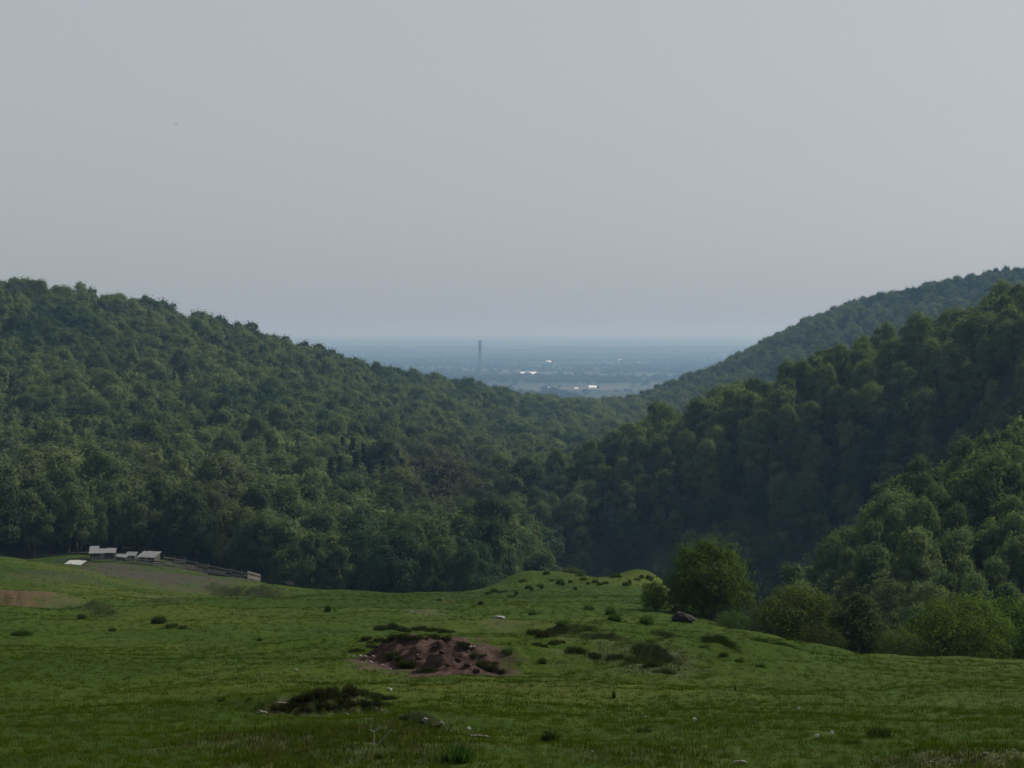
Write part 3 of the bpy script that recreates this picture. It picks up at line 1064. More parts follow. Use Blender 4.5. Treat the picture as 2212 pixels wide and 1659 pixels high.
def tuft(seed, nb, hgt, spread, wdt):
    rg = np.random.default_rng(seed)
    V, F = [], []
    for k in range(nb):
        a, q = rg.uniform(0, 6.28), spread * math.sqrt(rg.random())
        bx, by = math.cos(a) * q, math.sin(a) * q
        l = hgt * rg.uniform(0.5, 1.2)
        la = rg.uniform(0, 6.28)
        ln = l * rg.uniform(0.1, 0.6)
        tx, ty = bx + math.cos(la) * ln, by + math.sin(la) * ln
        wx, wy = -math.sin(la + rg.uniform(-1, 1)) * wdt, math.cos(la + rg.uniform(-1, 1)) * wdt
        o = len(V)
        mx, my, mz = bx + (tx - bx) * 0.35, by + (ty - by) * 0.35, l * 0.6
        V += [(bx - wx, by - wy, -0.02), (bx + wx, by + wy, -0.02), (mx + wx * .8, my + wy * .8, mz), (mx - wx * .8, my - wy * .8, mz), (tx + wx * .15, ty + wy * .15, l), (tx - wx * .15, ty - wy * .15, l)]
        F += [(o, o + 1, o + 2, o + 3), (o + 3, o + 2, o + 4, o + 5)]
    return np.array(V), np.array(F)


for i in range(5):
    v, f = tuft(700 + i, [14, 18, 12, 16, 22][i], [0.055, 0.07, 0.05, 0.085, 0.06][i], [0.10, 0.13, 0.12, 0.08, 0.15][i], 0.004)
    gc.objects.link(bpy.data.objects.new("blade_kind_%02d" % i, np_mesh("grass_tuft", v, f, [M_grassblade])))


def scatter_grass():
    P = []
    for (r0, r1, dens) in ((20.5, 36, 60), (36, 60, 24), (60, 125, 5.5), (125, 180, 2.2), (180, 285, 0.9)):
        area = R(38) / 2 * (r1 * r1 - r0 * r0)
        n = int(area * dens)
        rr = np.sqrt(rng.uniform(r0 * r0, r1 * r1, n))
        th = rng.uniform(-R(19), R(19), n)
        P.append(np.stack([rr * np.sin(th), rr * np.cos(th)], 1))
    P = np.concatenate(P)
    x, y = P[:, 0], P[:, 1]
    red, pale, dung, rough, ochre = ground_cover(x, y)
    bare = np.maximum.reduce([red * 0.95, pale * 0.75, dung * 0.9, ochre * 0.9])
    keep = rng.random(len(x)) > bare * 1.15
    x, y, rough = x[keep], y[keep], rough[keep]
    zz = zg(x, y)
    n = len(x)
    r = np.hypot(x, y)
    s = rng.uniform(0.45, 1.0, n) * (1 + 0.9 * rough) * (1 + 0.5 * sstep(35, 100, r) + 0.8 * sstep(110, 250, r))
    big = 0.7 * fbm(x / 4, y / 4, 3, 801) + 0.8 * fbm(x / 22, y / 22, 2, 811) + 0.28 * np.tanh(-x / 8)
    v = np.clip(0.5 + 0.5 * big + rng.normal(0, 0.22, n), 0, 1)[:, None]
    colr = np.array([0.018, 0.036, 0.002]) * (1 - v) + np.array([0.042, 0.058, 0.004]) * v
    dry = (rng.random(n) < 0.03 + 0.08 * rough)[:, None]
    colr = np.where(dry, np.array([0.075, 0.068, 0.036]), colr)
    dk = (rough * 0.45)[:, None]
    colr = colr * (1 - dk) + np.array([0.020, 0.026, 0.011]) * dk
    o = instancer("grass", np.stack([x, y, zz], 1), np.stack([rng.normal(0, .15, n), rng.normal(0, .15, n), rng.uniform(0, 6.28, n)], 1),
                  np.stack([s, s, s * rng.uniform(0.7, 1.2, n)], 1), rng.integers(0, 5, n), colr, gc)
    tag(o, "short grazed grass covering the meadow", "grass")


scatter_grass()

# darker, taller clumps that stand out one by one
clump_me = []


def dome_tuft(seed, nb):
    rg = np.random.default_rng(seed)
    V, F = [], []
    offs = rg.uniform(-0.45, 0.45, (4, 2))
    for k in range(nb):
        oc = offs[rg.integers(0, 4)]
        a, q = rg.uniform(0, 6.28), 0.42 * rg.random() ** 0.6
        bx, by = oc[0] + math.cos(a) * q, oc[1] + math.sin(a) * q * 0.8
        e = max(0.08, 1 - (bx * bx + by * by) / 0.62)
        l = e ** 0.6 * rg.uniform(0.45, 1.1)
        la = math.atan2(by, bx) + rg.normal(0, 0.7)
        ln = rg.uniform(0.08, 0.3)
        tx, ty = bx + math.cos(la) * ln, by + math.sin(la) * ln
        wa = rg.uniform(0, 6.28)
        wx, wy = math.cos(wa) * 0.028, math.sin(wa) * 0.028
        mx, my, mz = bx + (tx - bx) * 0.35, by + (ty - by) * 0.35, l * 0.62
        o = len(V)
        V += [(bx - wx, by - wy, -0.1), (bx + wx, by + wy, -0.1), (mx + wx, my + wy, mz), (mx - wx, my - wy, mz), (tx + wx * .3, ty + wy * .3, l), (tx - wx * .3, ty - wy * .3, l)]
        F += [(o, o + 1, o + 2, o + 3), (o + 3, o + 2, o + 4, o + 5)]
    return np.array(V), np.array(F)


for i in range(4):
    v, f = dome_tuft(760 + i, 260)
    clump_me.append(np_mesh("weed_clump", v, f, [M_grassblade]))


def weed(U, V, w_px, h_px, label, col=(0.026, 0.042, 0.014), group=None, name="grass_clump"):
    p = hit(U, V)
    d = p[1]
    w = w_px / FPX * d / 1.6
    hh = h_px / FPX * d * 1.1
    o = mobj(name, clump_me[random.randrange(4)])
    o.location = (p[0], p[1], p[2] - 0.02)
    o.rotation_euler = (0, 0, random.uniform(0, 6.28))
    o.scale = (w, w, hh)
    o["leafcol"] = list(col)
    tag(o, label, "grass clump", group)
    return o


DK = "dark grass clumps dotted over the meadow"
DKL = "small dark green tussock alone on the open grazed meadow"
for (U, V, w, hp) in ((345, 1346, 44, 16), (372, 1356, 40, 10), (175, 1338, 24, 12), (240, 1364, 26, 8), (50, 1372, 60, 10), (395, 1358, 30, 8),
                      (708, 1322, 18, 14), (560, 1385, 16, 8), (478, 1515, 20, 10), (540, 1512, 20, 8)):
    weed(U, V, w, hp, DKL, group=DK)
for (U, V, w, hp) in ((1272, 1318, 26, 12), (1318, 1328, 34, 16), (1330, 1342, 40, 14), (1392, 1348, 46, 18), (1096, 1415, 34, 14), (1170, 1432, 26, 12), (1150, 1328, 24, 8),
                      (1215, 1350, 40, 10), (1565, 1418, 26, 10), (1520, 1400, 30, 8), (1600, 1430, 34, 9), (1640, 1440, 30, 8)):
    weed(U, V, w, hp, "leafy green tussock on the uneven slope below the lone round bush", (0.032, 0.056, 0.016), "tussocks on the uneven slope")
weed(1325, 1508, 12, 18, "thin upright dark weed sprouting from smooth grass", name="weed")
weed(1588, 1492, 8, 14, "tiny single weed stalk on the flat grass below the hazels", name="weed")
weed(1190, 1602, 56, 26, "dark leafy clump in the grass beside the bleached stick", (0.020, 0.034, 0.012))
weed(1902, 1592, 64, 24, "broad dark tussock on the flat grass in front of the hazels", (0.024, 0.030, 0.012))
weed(1842, 1606, 50, 10, "low dark streak of grass beside the broad dark tussock", (0.024, 0.034, 0.012))
weed(985, 1648, 90, 40, "big lush green weed patch at the foot of the small mound", (0.028, 0.056, 0.014))
weed(820, 1640, 24, 12, "little dark hole-like tuft on the flank of the small mound", (0.010, 0.014, 0.006))
weed(1390, 1582, 40, 14, "straggly dark grass clump between the mound and the broad tussock", (0.028, 0.040, 0.014))
weed(1040, 1306, 18, 8, "dark clump on the crest beside the dirt path", (0.012, 0.016, 0.010))
weed(948, 1298, 12, 6, "small dark clump at the upper end of the dirt path", (0.014, 0.016, 0.010))
# fringe of turf hanging over the banks
FR = (("turf tuft overhanging the edge of the bare red earth bank", "turf fringe of the red bank",
       ((800, 1398, 28, 12), (822, 1386, 30, 13), (846, 1380, 34, 15), (874, 1378, 32, 14), (904, 1380, 32, 13), (936, 1380, 30, 12), (966, 1386, 30, 11), (996, 1396, 26, 10), (1026, 1416, 24, 10), (1052, 1434, 24, 10), (765, 1408, 30, 14), (790, 1384, 26, 14), (822, 1362, 30, 20), (846, 1360, 34, 22), (868, 1364, 30, 18), (900, 1362, 30, 16), (930, 1364, 34, 14), (960, 1366, 30, 12), (1040, 1442, 26, 26), (1066, 1452, 30, 26),
        (880, 1440, 40, 24), (920, 1452, 46, 20), (850, 1424, 30, 22), (1004, 1398, 18, 10))),
      ("dark ragged tuft on the shaded lip of the small grassy mound", "tufts on the lip of the small mound",
       ((600, 1532, 34, 16), (630, 1524, 34, 20), (660, 1516, 36, 26), (690, 1510, 36, 30), (722, 1504, 36, 30), (752, 1502, 36, 30), (784, 1504, 36, 26), (812, 1508, 34, 22), (840, 1512, 30, 18),
        (700, 1528, 40, 14), (740, 1526, 40, 16), (775, 1526, 40, 16), (805, 1524, 36, 14), (832, 1524, 30, 12), (660, 1536, 36, 12), (870, 1552, 28, 12), (900, 1560, 28, 12), (930, 1570, 26, 10))),
      ("dark scrubby tuft along the shadowed scarp below the lone round bush", "tufts along the shadowed scarp",
       ((1150, 1372, 34, 20), (1176, 1376, 34, 22), (1200, 1392, 30, 16), (1240, 1410, 40, 18), (1280, 1420, 40, 16), (1330, 1424, 44, 18), (1370, 1430, 46, 20), (1405, 1440, 44, 18), (1440, 1452, 40, 10), (1160, 1395, 24, 14))))
for lab, grp, lst in FR:
    lst = [q for (U, V, w, hp) in lst for q in ((U, V, w * 1.25, hp * 0.62), (U + random.uniform(8, 18), V + random.uniform(-3, 5), w * random.uniform(0.6, 1.1), hp * random.uniform(0.3, 0.55)))]
    for (U, V, w, hp) in lst:
        weed(U, V, w, hp, lab, (0.020, 0.022, 0.012) if "lip" in lab else (0.022, 0.026, 0.012), grp)


for k in range(34):
    U = 1060 + k * 11.2 + random.uniform(-4, 4)
    V = float(np.interp(U, (1050, 1115, 1185, 1250, 1310, 1385, 1440), (1286, 1262, 1248, 1250, 1258, 1246, 1268))) + random.uniform(-10, 26)
    weed(U, V, random.uniform(10, 26), random.uniform(4, 11), "shaggy grass tuft on the crown of the grassy mounds", (0.030, 0.044, 0.014), "grass fringe of the mounds")

# ------------------------------------------------------------------ stones, sticks, seed heads
def rock_mesh(seed, sub=2, rough=0.22):
    import bmesh
    bm = bmesh.new()
    bmesh.ops.create_icosphere(bm, subdivisions=sub, radius=1.0)
    rg = np.random.default_rng(seed)
    ph = rg.uniform(0, 6.28, 9)
    for v in bm.verts:
        q = v.co
        f = 1 + rough * (math.sin(3 * q.x + ph[0]) * math.cos(2.6 * q.y + ph[1]) + 0.6 * math.sin(5 * q.z + ph[2] + 3 * q.x) + 0.4 * math.sin(8 * q.y + ph[3]))
        v.co = q * f
        v.co.z = max(v.co.z, -0.55)
    me = bpy.data.meshes.new("rock")
    bm.to_mesh(me)
    bm.free()
    return me


rocks = [rock_mesh(i) for i in range(5)]


def stone(U, V, w_px, h_px, label, mat=None, name="stone", cat="stone", group=None):
    p = hit(U, V)
    me = rocks[random.randrange(5)].copy()
    me.materials.append(mat or M_stone)
    o = mobj(name, me)
    w, hh = w_px / FPX * p[1] / 2, h_px / FPX * p[1] / 1.6
    o.location = (p[0], p[1], p[2] + hh * 0.3)
    o.rotation_euler = (0, 0, random.uniform(-0.5, 0.5))
    o.scale = (w, w * 0.75, hh)
    return tag(o, label, cat, group)


stone(1476, 1342, 52, 24, "dark brown boulder lying at the foot of the lone round bush", M_darkrock, "boulder", "boulder")
stone(1078, 1337, 26, 9, "pale flat stone on the trodden slope above the red bank")
stone(842, 1493, 12, 9, "pale stone on top of the small grassy mound")
stone(566, 1541, 20, 8, "rounded pale stone at the low end of the mound's dark lip")
stone(919, 1560, 14, 9, "whitish stone under the thin dark lip beside the small mound")
stone(955, 1568, 12, 8, "small whitish stone at the end of the thin dark lip")
stone(1018, 1592, 9, 8, "small pale stone on the grass beside the bleached stick")
stone(640, 1449, 9, 5, "tiny white stone alone on the bright green grass", group=None)
WS = "whitish stone spilled at the low corner of the red bank"
for (U, V, w) in ((778, 1419, 9), (790, 1424, 8), (800, 1432, 10), (806, 1420, 6), (826, 1438, 8), (842, 1448, 8), (764, 1418, 6), (902, 1422, 5), (870, 1372, 5)):
    stone(U, V, w, w * 0.6, WS, group="stones of the red bank")
for (U, V, w) in ((1016, 1402, 9), (1024, 1410, 7), (1012, 1412, 5)):
    stone(U, V, w, w * 0.7, "pale crumb of rock high on the red bank's steep end", group="crumbs at the steep end of the bank")
for (U, V, w) in ((955, 1412, 14), (940, 1400, 10), (990, 1430, 15), (968, 1440, 12), (1010, 1440, 17), (905, 1425, 14), (1030, 1455, 16)):
    stone(U, V, w, w * 0.62, "dark red clod of earth broken from the bank face", M_soilclod, "earth_clod", "clod", "clods on the red bank")
for (U, V, w) in ((2010, 1648, 8), (2080, 1640, 7), (2130, 1632, 9), (2190, 1622, 10), (2050, 1655, 6)):
    stone(U, V, w, w * 0.5, "pale chip of stone on the trodden brown turf", group="chips on the trodden turf")
for (U, V, w) in ((690, 1560, 6), (750, 1545, 8), (640, 1565, 6), (830, 1600, 7), (500, 1610, 6), (905, 1620, 7), (1280, 1625, 7), (1330, 1600, 5), (960, 1600, 5), (720, 1620, 6)):
    stone(U, V, w, w * 0.6, "small grey chip scattered on the rough turf of the small mound", group="chips on the rough turf")


def stick(U, V, pts_px, rad, label, mat=M_stick, name="stick", lift=0.02):
    p = hit(U, V)
    d = p[1]
    parts = []
    for line_ in pts_px:
        q = [np.array([a / FPX * d, 0.25 * b / FPX * d * 0 + c_ / FPX * d, b / FPX * d + lift]) for a, b, c_ in line_]
        for a, b in zip(q[:-1], q[1:]):
            parts.append(tube(a, b, rad, rad * 0.75, 6))
    v, f = join(parts)
    o = mobj(name, np_mesh(name, v, f, [mat], smooth=True))
    o.location = p
    return tag(o, label, "stick")


stick(1040, 1594, [[(-22, 0, 4), (-6, 2, 0), (8, 0, 3), (20, -2, 0)]], 0.022, "thick bleached stick lying on the grass")
stick(1600, 1652, [[(-14, 0, 2), (0, 3, 0), (12, 0, 4)]], 0.022, "short bleached stick lying on flat dry turf")
stick(612, 1532, [[(-16, 2, 0), (14, -1, 6)]], 0.02, "pale split stick lying below the mound's dark lip")
stick(807, 1612, [[(0, -4, 0), (1, 26, 4), (18, 40, 8)], [(1, 26, 4), (-8, 30, 6)], [(10, 0, 6), (40, 30, 14)]], 0.009, "dry forked twig standing on the small mound")
stick(1395, 1546 + 6, [[(-4, 0, 0), (3, 2, 2)]], 0.012, "short grey twig lying on smooth grass")


def dandelion(U, V, h_px, r_px, label, group):
    p = hit(U, V + h_px)
    d = p[1]
    hh, rr_ = h_px / FPX * d, r_px / FPX * d
    o = empty("dandelion_clock", p)
    tag(o, label, "dandelion", group)
    v, f = tube((0, 0, -0.02), (0.004, 0.0, hh), 0.004, 0.003, 5)
    mobj("stem", np_mesh("dandelion_stem", v, f, [M_stem]), o)
    rg = np.random.default_rng(int(U))
    parts = []
    for k in range(90):
        q = unit(rg.normal(size=3))
        parts.append(tube(np.array([0.004, 0, hh]) + q * 0.004, np.array([0.004, 0, hh]) + q * rr_, 0.0012, 0.0035, 3))
    v, f = join(parts)
    mobj("seed_head", np_mesh("seed_head", v, f, [M_seed]), o)


for (U, V) in ((1500, 1554), (1765, 1590), (1797, 1583), (1013, 1574), (1725, 1530)):
    dandelion(U, V, 9, 4.6 if U != 1725 else 3, "white fluffy dandelion clock standing above the short meadow grass", "dandelion clocks in the meadow")


# ------------------------------------------------------------------ sheepfold: huts, shelter, fence
def box(cx, cyy, cz, sx, sy, sz):
    v = np.array([[x, y, z] for z in (-.5, .5) for y in (-.5, .5) for x in (-.5, .5)]) * np.array([sx, sy, sz]) + np.array([cx, cyy, cz])
    return v, np.array([[0, 2, 3, 1], [4, 5, 7, 6], [0, 1, 5, 4], [2, 6, 7, 3], [0, 4, 6, 2], [1, 3, 7, 5]])


def bmesh_box(name, args, mat, parent, rot=None, loc=None):
    v, f = box(*args)
    o = mobj(name, np_mesh(name, v, f, [mat]), parent)
    if rot:
        o.rotation_euler = rot
    if loc:
        o.location = loc
    return o


def roof_sheets(root, w, dep, z_front, z_back, mat, n, over=0.25, skew=0.0):
    """lean-to roof of ribbed sheets, each a part, slope from back (high) to front"""
    ang = math.atan2(z_back - z_front, dep)
    L = math.hypot(dep, z_back - z_front) + 2 * over
    sw = (w + 2 * over) / n
    v, f = join([box(0, -L * 0.42, 0, w + over, 0.08, 0.08), box(0, 0, 0, w + over, 0.08, 0.08), box(0, L * 0.42, 0, w + over, 0.08, 0.08)])
    frame = mobj("roof", np_mesh("roof_purlins", v, f, [M_darkwood]), root)
    frame.rotation_euler = (ang, 0, 0)
    frame.location = (0, 0, (z_front + z_back) / 2 - 0.02)
    for k in range(n):
        pr = []
        for q in range(3):
            pr.append(box(sw * (q / 3 - 1 / 3), 0, 0.015, sw / 3 * 0.25, L, 0.03))
        pr.append(box(0, 0, 0, sw * 0.985, L, 0.02))
        v, f = join(pr)
        o = mobj("roof_sheet", np_mesh("roof_sheet", v, f, [mat]), frame)
        o.rotation_euler = (0, 0, random.uniform(-.02, .02))
        o.location = (-w / 2 - over + sw * (k + 0.5), random.uniform(-.08, .08), 0.055 + (k % 2) * 0.014)


def hut(U, V, d, w, dep, zf, zb, label, rz, mat=None, n=4, group=None, walls=True, name="hut"):
    p = at(U, V, d)
    zz = zg1(p[0], p[1])
    root = empty(name, (p[0], p[1], zz), rz)
    tag(root, label, "hut", group)
    if walls:
        bmesh_box("back_wall", (0, dep / 2, zb / 2 - 0.15, w, 0.08, zb + 0.2), M_darkwood, root)
        nb = max(5, int(w / 0.35))
        for k in range(nb):
            if nb // 2 - 1 <= k <= nb // 2:
                continue
            bmesh_box("wall_board", (-w / 2 + w / nb * (k + .5), -dep / 2, zf / 2 - 0.15, w / nb * 0.93, 0.05, zf + 0.2 - 0.03 * (k % 3)), M_darkwood, root)
        bmesh_box("door", (-w / 2 + w / nb * (nb // 2), -dep / 2 + 0.04, zf / 2 - 0.1, w / nb * 1.9, 0.05, zf - 0.05), M_wood, root)
        for s in (-1, 1):
            v = np.array([[s * w / 2, -dep / 2 + .05, -0.2], [s * w / 2, dep / 2 - .05, -0.2], [s * w / 2, dep / 2 - .05, zb - .05], [s * w / 2, -dep / 2 + .05, zf - .05],
                          [s * (w / 2 - .08), -dep / 2 + .05, -0.2], [s * (w / 2 - .08), dep / 2 - .05, -0.2], [s * (w / 2 - .08), dep / 2 - .05, zb - .05], [s * (w / 2 - .08), -dep / 2 + .05, zf - .05]])
            f = np.array([[0, 1, 2, 3], [4, 7, 6, 5], [0, 3, 7, 4], [1, 5, 6, 2], [3, 2, 6, 7], [0, 4, 5, 1]])
            mobj("side_wall", np_mesh("side_wall", v, f, [M_darkwood]), root)
    else:
        for sx in (-1, 1):
            for sy, zt in ((-1, zf), (1, zb)):
                bmesh_box("post", (sx * (w / 2 - .1), sy * (dep / 2 - .1), zt / 2 - 0.1, 0.12, 0.12, zt + 0.2), M_darkwood, root)
    roof_sheets(root, w, dep, zf, zb, mat or M_roof, n)
    root.scale = (0.88, 0.88, 0.85)
    return root


hut(222, 1206, 283, 4.3, 2.4, 1.1, 1.55, "shepherd's hut with a wide pale sheet-metal roof at the wood's edge", R(9), n=5)
hut(322, 1210, 281, 3.1, 2.6, 1.1, 1.75, "shepherd's hut with a squarish pale grey roof beside the fold", R(-14), n=4)
hut(263, 1211, 276, 1.5, 1.0, 0.75, 1.05, "small low pale-roofed coop between the two huts", R(4), n=2, name="coop")
hut(284, 1211, 279, 1.5, 1.0, 1.1, 1.5, "small coop with a whitish lid standing against the squarish-roofed hut", R(-6), n=2, name="coop")
hut(161, 1231, 232, 2.3, 1.9, 0.25, 0.68, "low white lean-to lamb shelter alone on the grass", R(-16), M_whiteroof, 3, name="lamb_shelter")
hut(204, 1203, 286, 1.2, 1.4, 1.6, 1.9, "dark open lean-to with grey roof adjoining the wide-roofed hut", R(9), M_roof, 2, walls=False, name="lean_to")


def fence(pts, hgt, label, boards=5, name="fence", dense=False):
    P = [at(U, V, d) for (U, V, d) in pts]
    root = empty(name, (P[0][0], P[0][1], zg1(P[0][0], P[0][1])))
    tag(root, label, "fence")
    base = np.array(root.location)
    for a, b in zip(P[:-1], P[1:]):
        ln = math.hypot(b[0] - a[0], b[1] - a[1])
        n = max(1, round(ln / 2.2))
        for k in range(n):
            q0, q1 = a + (b - a) * k / n, a + (b - a) * (k + 1) / n
            z0, z1 = zg1(q0[0], q0[1]), zg1(q1[0], q1[1])
            v, f = tube((q0[0] - base[0], q0[1] - base[1], z0 - base[2] - .3), (q0[0] - base[0], q0[1] - base[1], z0 - base[2] + hgt + random.uniform(.0, .25)), 0.07, 0.06, 6)
            mobj("post", np_mesh("fence_post", v, f, [M_wood]), root)
            for j in range(boards):
                if random.random() < 0.07:
                    continue
                t = (j + 0.6) / boards * hgt
                aa = np.array([q0[0] - base[0], q0[1] - base[1] - 0.09, z0 - base[2] + t + random.uniform(-.05, .05)])
                bb = np.array([q1[0] - base[0], q1[1] - base[1] - 0.09, z1 - base[2] + t + random.uniform(-.05, .05)])
                dv = unit(bb - aa)
                aa, bb = aa - dv * 0.1, bb + dv * 0.1
                hh = hgt / boards * (0.42 if dense else 0.24)
                vv = np.array([aa + [0, 0, -hh], bb + [0, 0, -hh], bb + [0, 0, hh], aa + [0, 0, hh], aa + [0, .03, -hh], bb + [0, .03, -hh], bb + [0, .03, hh], aa + [0, .03, hh]])
                ff = np.array([[0, 1, 2, 3], [5, 4, 7, 6], [4, 0, 3, 7], [1, 5, 6, 2], [3, 2, 6, 7], [4, 5, 1, 0]])
                mobj("plank", np_mesh("fence_plank", vv, ff, [M_wood if (j + k) % 3 else M_darkwood]), root)
    return root


fence([(355, 1228, 266), (400, 1228, 268), (450, 1234, 266), (500, 1240, 264), (545, 1246, 262)], 1.5, "grey weathered plank fence enclosing the trodden sheep pen", 5)
fence([(450, 1244, 252), (486, 1246, 252)], 1.1, "short solid board panel in front of the sheep pen", 4, "board_hurdle", True)
fence([(536, 1254, 252), (562, 1256, 254)], 1.25, "pale boarded gate panel at the end of the sheep pen", 5, "gate_panel", True)
fence([(120, 1214, 268), (200, 1218, 266), (300, 1222, 262), (355, 1228, 262)], 1.0, "dark low rail fence in front of the pale-roofed huts", 3, "rail_fence")

# ------------------------------------------------------------------ far plain: chimney, sheds, houses, woods
def far_point(U, V):
    r_ = ray(U, V)
    d = PLAIN_Z / (r_[2] / r_[1])
    p = r_ * (d / r_[1])
    return p[0], p[1], zg1(p[0], p[1])


x, y, zz = far_point(1037, 802)
chim = empty("chimney", (x, y, zz))
tag(chim, "tall slender industrial chimney rising from the hazy plain", "chimney")
Hc = 132.0
a = np.linspace(0, 2 * math.pi, 24, endpoint=False)
ringz = np.array([-2, 0, 30, 60, 90, 112, 124, 124.01, 128])
ringr = np.array([9.5, 9.0, 7.9, 7.2, 6.7, 6.4, 6.3, 7.1, 7.1])
v = np.concatenate([np.stack([np.cos(a) * q, np.sin(a) * q, np.full(24, w_)], 1) for q, w_ in zip(ringr, ringz)])
f = np.array([[i * 24 + j, i * 24 + (j + 1) % 24, (i + 1) * 24 + (j + 1) % 24, (i + 1) * 24 + j] for i in range(8) for j in range(24)])
mobj("shaft", np_mesh("chimney_shaft", v, f, [M_concrete], smooth=False), chim)
for zb_ in (116, 104):
    v = np.concatenate([np.stack([np.cos(a) * q, np.sin(a) * q, np.full(24, w_)], 1) for q, w_ in ((6.75, zb_ - 2), (6.8, zb_ + 2))])
    f = np.array([[j, (j + 1) % 24, 24 + (j + 1) % 24, 24 + j] for j in range(24)])
    mobj("painted_band", np_mesh("chimney_band", v, f, [M_tile]), chim)
v = np.concatenate([np.stack([np.cos(a) * q, np.sin(a) * q, np.full(24, w_)], 1) for q, w_ in ((7.3, 127.5), (7.3, 130), (5.4, 130), (5.4, 126))])
f = np.array([[i * 24 + j, i * 24 + (j + 1) % 24, (i + 1) * 24 + (j + 1) % 24, (i + 1) * 24 + j] for i in range(3) for j in range(24)])
mobj("rim", np_mesh("chimney_rim", v, f, [M_concrete]), chim)


def gable(w, dpt, hw, hr, roofm, wallm, root, win=True):
    v = np.array([[-w / 2, -dpt / 2, 0], [w / 2, -dpt / 2, 0], [w / 2, dpt / 2, 0], [-w / 2, dpt / 2, 0],
                  [-w / 2, -dpt / 2, hw], [w / 2, -dpt / 2, hw], [w / 2, dpt / 2, hw], [-w / 2, dpt / 2, hw]])
    f = np.array([[0, 1, 5, 4], [1, 2, 6, 5], [2, 3, 7, 6], [3, 0, 4, 7]])
    mobj("wall", np_mesh("wall", v, f, [wallm]), root)
    e = 0.4
    v = np.array([[-w / 2 - e, -dpt / 2 - e, hw], [w / 2 + e, -dpt / 2 - e, hw], [w / 2 + e, 0, hw + hr], [-w / 2 - e, 0, hw + hr], [w / 2 + e, dpt / 2 + e, hw], [-w / 2 - e, dpt / 2 + e, hw],
                  [-w / 2 - e, -dpt / 2 - e, hw - .3], [w / 2 + e, -dpt / 2 - e, hw - .3], [w / 2 + e, dpt / 2 + e, hw - .3], [-w / 2 - e, dpt / 2 + e, hw - .3]])
    f = [[0, 1, 2, 3], [3, 2, 4, 5], [6, 7, 1, 0], [8, 9, 5, 4]]
    me = np_mesh("roof", v, np.array(f), [roofm])
    mobj("roof", me, root)
    for s in (-1, 1):
        v = np.array([[s * w / 2, -dpt / 2, hw], [s * w / 2, dpt / 2, hw], [s * w / 2, 0, hw + hr - 0.1]])
        mobj("gable", np_mesh("gable", v, np.array([[0, 1, 2]]), [wallm]), root)


big_far = [(1141, 811, 62, 46, 8, 7, "long factory hall with a gleaming metal roof out on the plain", True),
           (1120, 812, 26, 30, 7, 5, "smaller dull hall adjoining the gleaming factory roof", False),
           (1185, 785, 26, 60, 9, 7, "far bright-roofed hall on the plain beyond the gleaming factory", True),
           (1340, 781, 22, 60, 8, 7, "farthest pale hall near the hazy edge of the town", True),
           (1377, 817, 46, 24, 6, 4, "long low pale hall at the foot of the far wooded ridge", False),
           (1280, 841, 22, 26, 7, 5, "broad white-roofed building in the near part of the town", True),
           (1333, 847, 14, 18, 7, 4, "white building with a dull roof among the town's first houses", False),
           (1356, 845, 22, 14, 6, 4, "whitish building at the town's edge beside the far wooded ridge", False),
           (1180, 843, 14, 16, 8, 4, "tall pale building showing just over the left wooded crest", True),
           (1245, 843, 10, 12, 6, 3, "pale small block beside the broad white-roofed building", True)]
for (U, V, w, dp, hw, hr, lab, glint_white) in big_far:
    x, y, zz = far_point(U, V)
    root = empty("factory_hall", (x, y, zz - 1), math.atan2(-x, y) + 0.05)
    tag(root, lab, "building")
    gable(w, dp, hw, hr, M_glintroof if glint_white else M_concrete, M_whitewall if glint_white else M_concrete, root)

HM = []
for k in range(60):
    U, V = rng.uniform(900, 1440), 868 - 90 * rng.random() ** 1.6
    if V > np.interp(U, (800, 1100, 1250, 1400, 1440), (790, 842, 866, 850, 830)):
        continue
    x, y, zz = far_point(U, V)
    root = empty("town_house", (x, y, zz - 0.5), rng.uniform(0, 3.14))
    tag(root, "tiny gabled house of the hazy town spread over the plain", "house", "houses of the hazy town")
    gable(rng.uniform(9, 15), rng.uniform(8, 11), rng.uniform(4, 8), rng.uniform(2.5, 4), M_tile if rng.random() < 0.95 else M_glintroof, M_townwall if rng.random() < 0.9 else M_whitewall, root)

tc_ = bpy.data.collections.new("plain_wood_kinds")
for i in range(3):
    c_, t_ = broadleaf(900 + i, Rr=0.5, base=0.05, nl=9, nleaf=260, leaf=0.16)
    tc_.objects.link(bpy.data.objects.new("far_kind_%02d" % i, two_mat_mesh("far_tree", c_, t_, M_leaf)))
nP = 26000
rr_ = np.sqrt(rng.uniform(3300 ** 2, 17000 ** 2, nP))
th_ = rng.uniform(-R(6), R(9), nP)
px, py = rr_ * np.sin(th_), rr_ * np.cos(th_)
kp = fbm(px / 500, py / 500, 3, 951) + 0.15 * rng.normal(size=nP) > 0.02
px, py = px[kp], py[kp]
nP = len(px)
sz = rng.uniform(8, 17, nP)
cl = np.array([0.026, 0.042, 0.024]) * rng.uniform(0.7, 1.5, (nP, 1))
fw = instancer("plain_woodland", np.stack([px, py, zg(px, py) - .5], 1), np.stack([np.zeros(nP)] * 2 + [rng.uniform(0, 6.28, nP)], 1),
               np.stack([sz * 1.7, sz * 1.7, sz], 1), rng.integers(0, 3, nP), cl, tc_)
tag(fw, "dark hazy scatter of trees and woods over the far plain", "woodland")

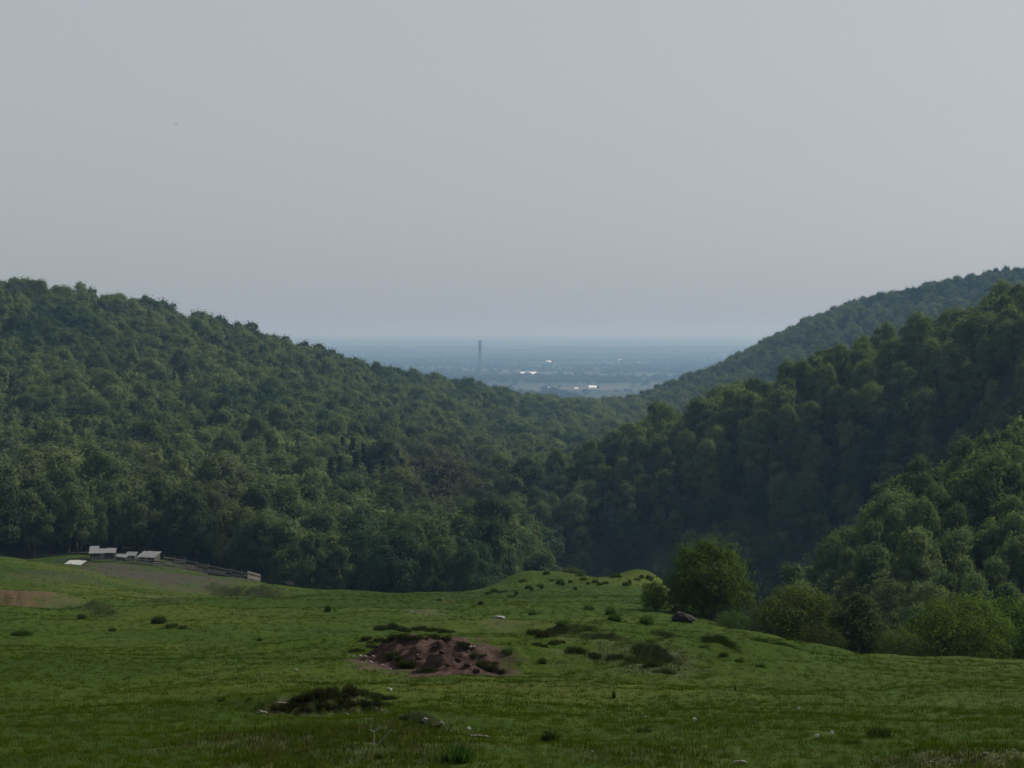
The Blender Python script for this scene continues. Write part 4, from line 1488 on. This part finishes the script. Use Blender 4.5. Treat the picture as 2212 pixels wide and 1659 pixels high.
# ------------------------------------------------------------------ a bird in the sky
bp_ = at(380, 268, 260)
bird = empty("bird", bp_, R(30))
tag(bird, "tiny dark bird gliding high in the grey sky", "bird")
a = np.linspace(0, 2 * math.pi, 8, endpoint=False)
prof = [(-.16, .004), (-.1, .03), (0, .045), (.09, .035), (.14, .028), (.18, .006)]
v = np.concatenate([np.stack([np.full(8, q), np.cos(a) * w_, np.sin(a) * w_ * .8], 1) for q, w_ in prof])
f = np.array([[i * 8 + j, i * 8 + (j + 1) % 8, (i + 1) * 8 + (j + 1) % 8, (i + 1) * 8 + j] for i in range(5) for j in range(8)])
mobj("body", np_mesh("bird_body", v, f, [M_feather], smooth=True), bird)
for s in (-1, 1):
    top_ = np.array([[.08, s * .03, .02], [.11, s * .2, .07], [.04, s * .42, .05], [-.03, s * .2, .06], [-.05, s * .03, .02]])
    v = np.concatenate([top_, top_ - [0, 0, .012]])
    f3 = [[0, 1, 3], [0, 3, 4], [1, 2, 3], [5, 8, 6], [5, 9, 8], [6, 8, 7], [0, 5, 6], [0, 6, 1], [1, 6, 7], [1, 7, 2], [2, 7, 8], [2, 8, 3], [3, 8, 9], [3, 9, 4]]
    mobj("wing", np_mesh("bird_wing", v, np.array(f3), [M_feather]), bird)
v = np.array([[-.14, -.02, .0], [-.14, .02, .0], [-.26, .05, .0], [-.26, -.05, .0], [-.14, -.02, -.01], [-.14, .02, -.01], [-.26, .05, -.01], [-.26, -.05, -.01]])
f = np.array([[0, 1, 2, 3], [7, 6, 5, 4], [0, 4, 5, 1], [1, 5, 6, 2], [2, 6, 7, 3], [3, 7, 4, 0]])
mobj("tail", np_mesh("bird_tail", v, f, [M_feather]), bird)

# ------------------------------------------------------------------ haze
M_haze = bpy.data.materials.new("haze_air")
M_haze.use_nodes = True
nt = M_haze.node_tree
nt.nodes.clear()
ho = N(nt, "ShaderNodeOutputMaterial")
pv = N(nt, "ShaderNodeVolumePrincipled")
pv.inputs['Color'].default_value = (0.24, 0.42, 0.66, 1)      # blue light scatters most
pv.inputs['Absorption Color'].default_value = (0.41, 0.17, 0.0, 1)
pv.inputs['Density'].default_value = 1.32e-4
pv.inputs['Anisotropy'].default_value = 0.2
nt.links.new(pv.outputs[0], ho.inputs['Volume'])
v, f = box(0, 0, (-175 + 88) / 2, 96000, 96000, 263)
hz = mobj("haze", np_mesh("haze", v, f, [M_haze]))
hz["kind"] = "stuff"
tag(hz, "pale bluish haze filling the air over the valley and plain", "haze")
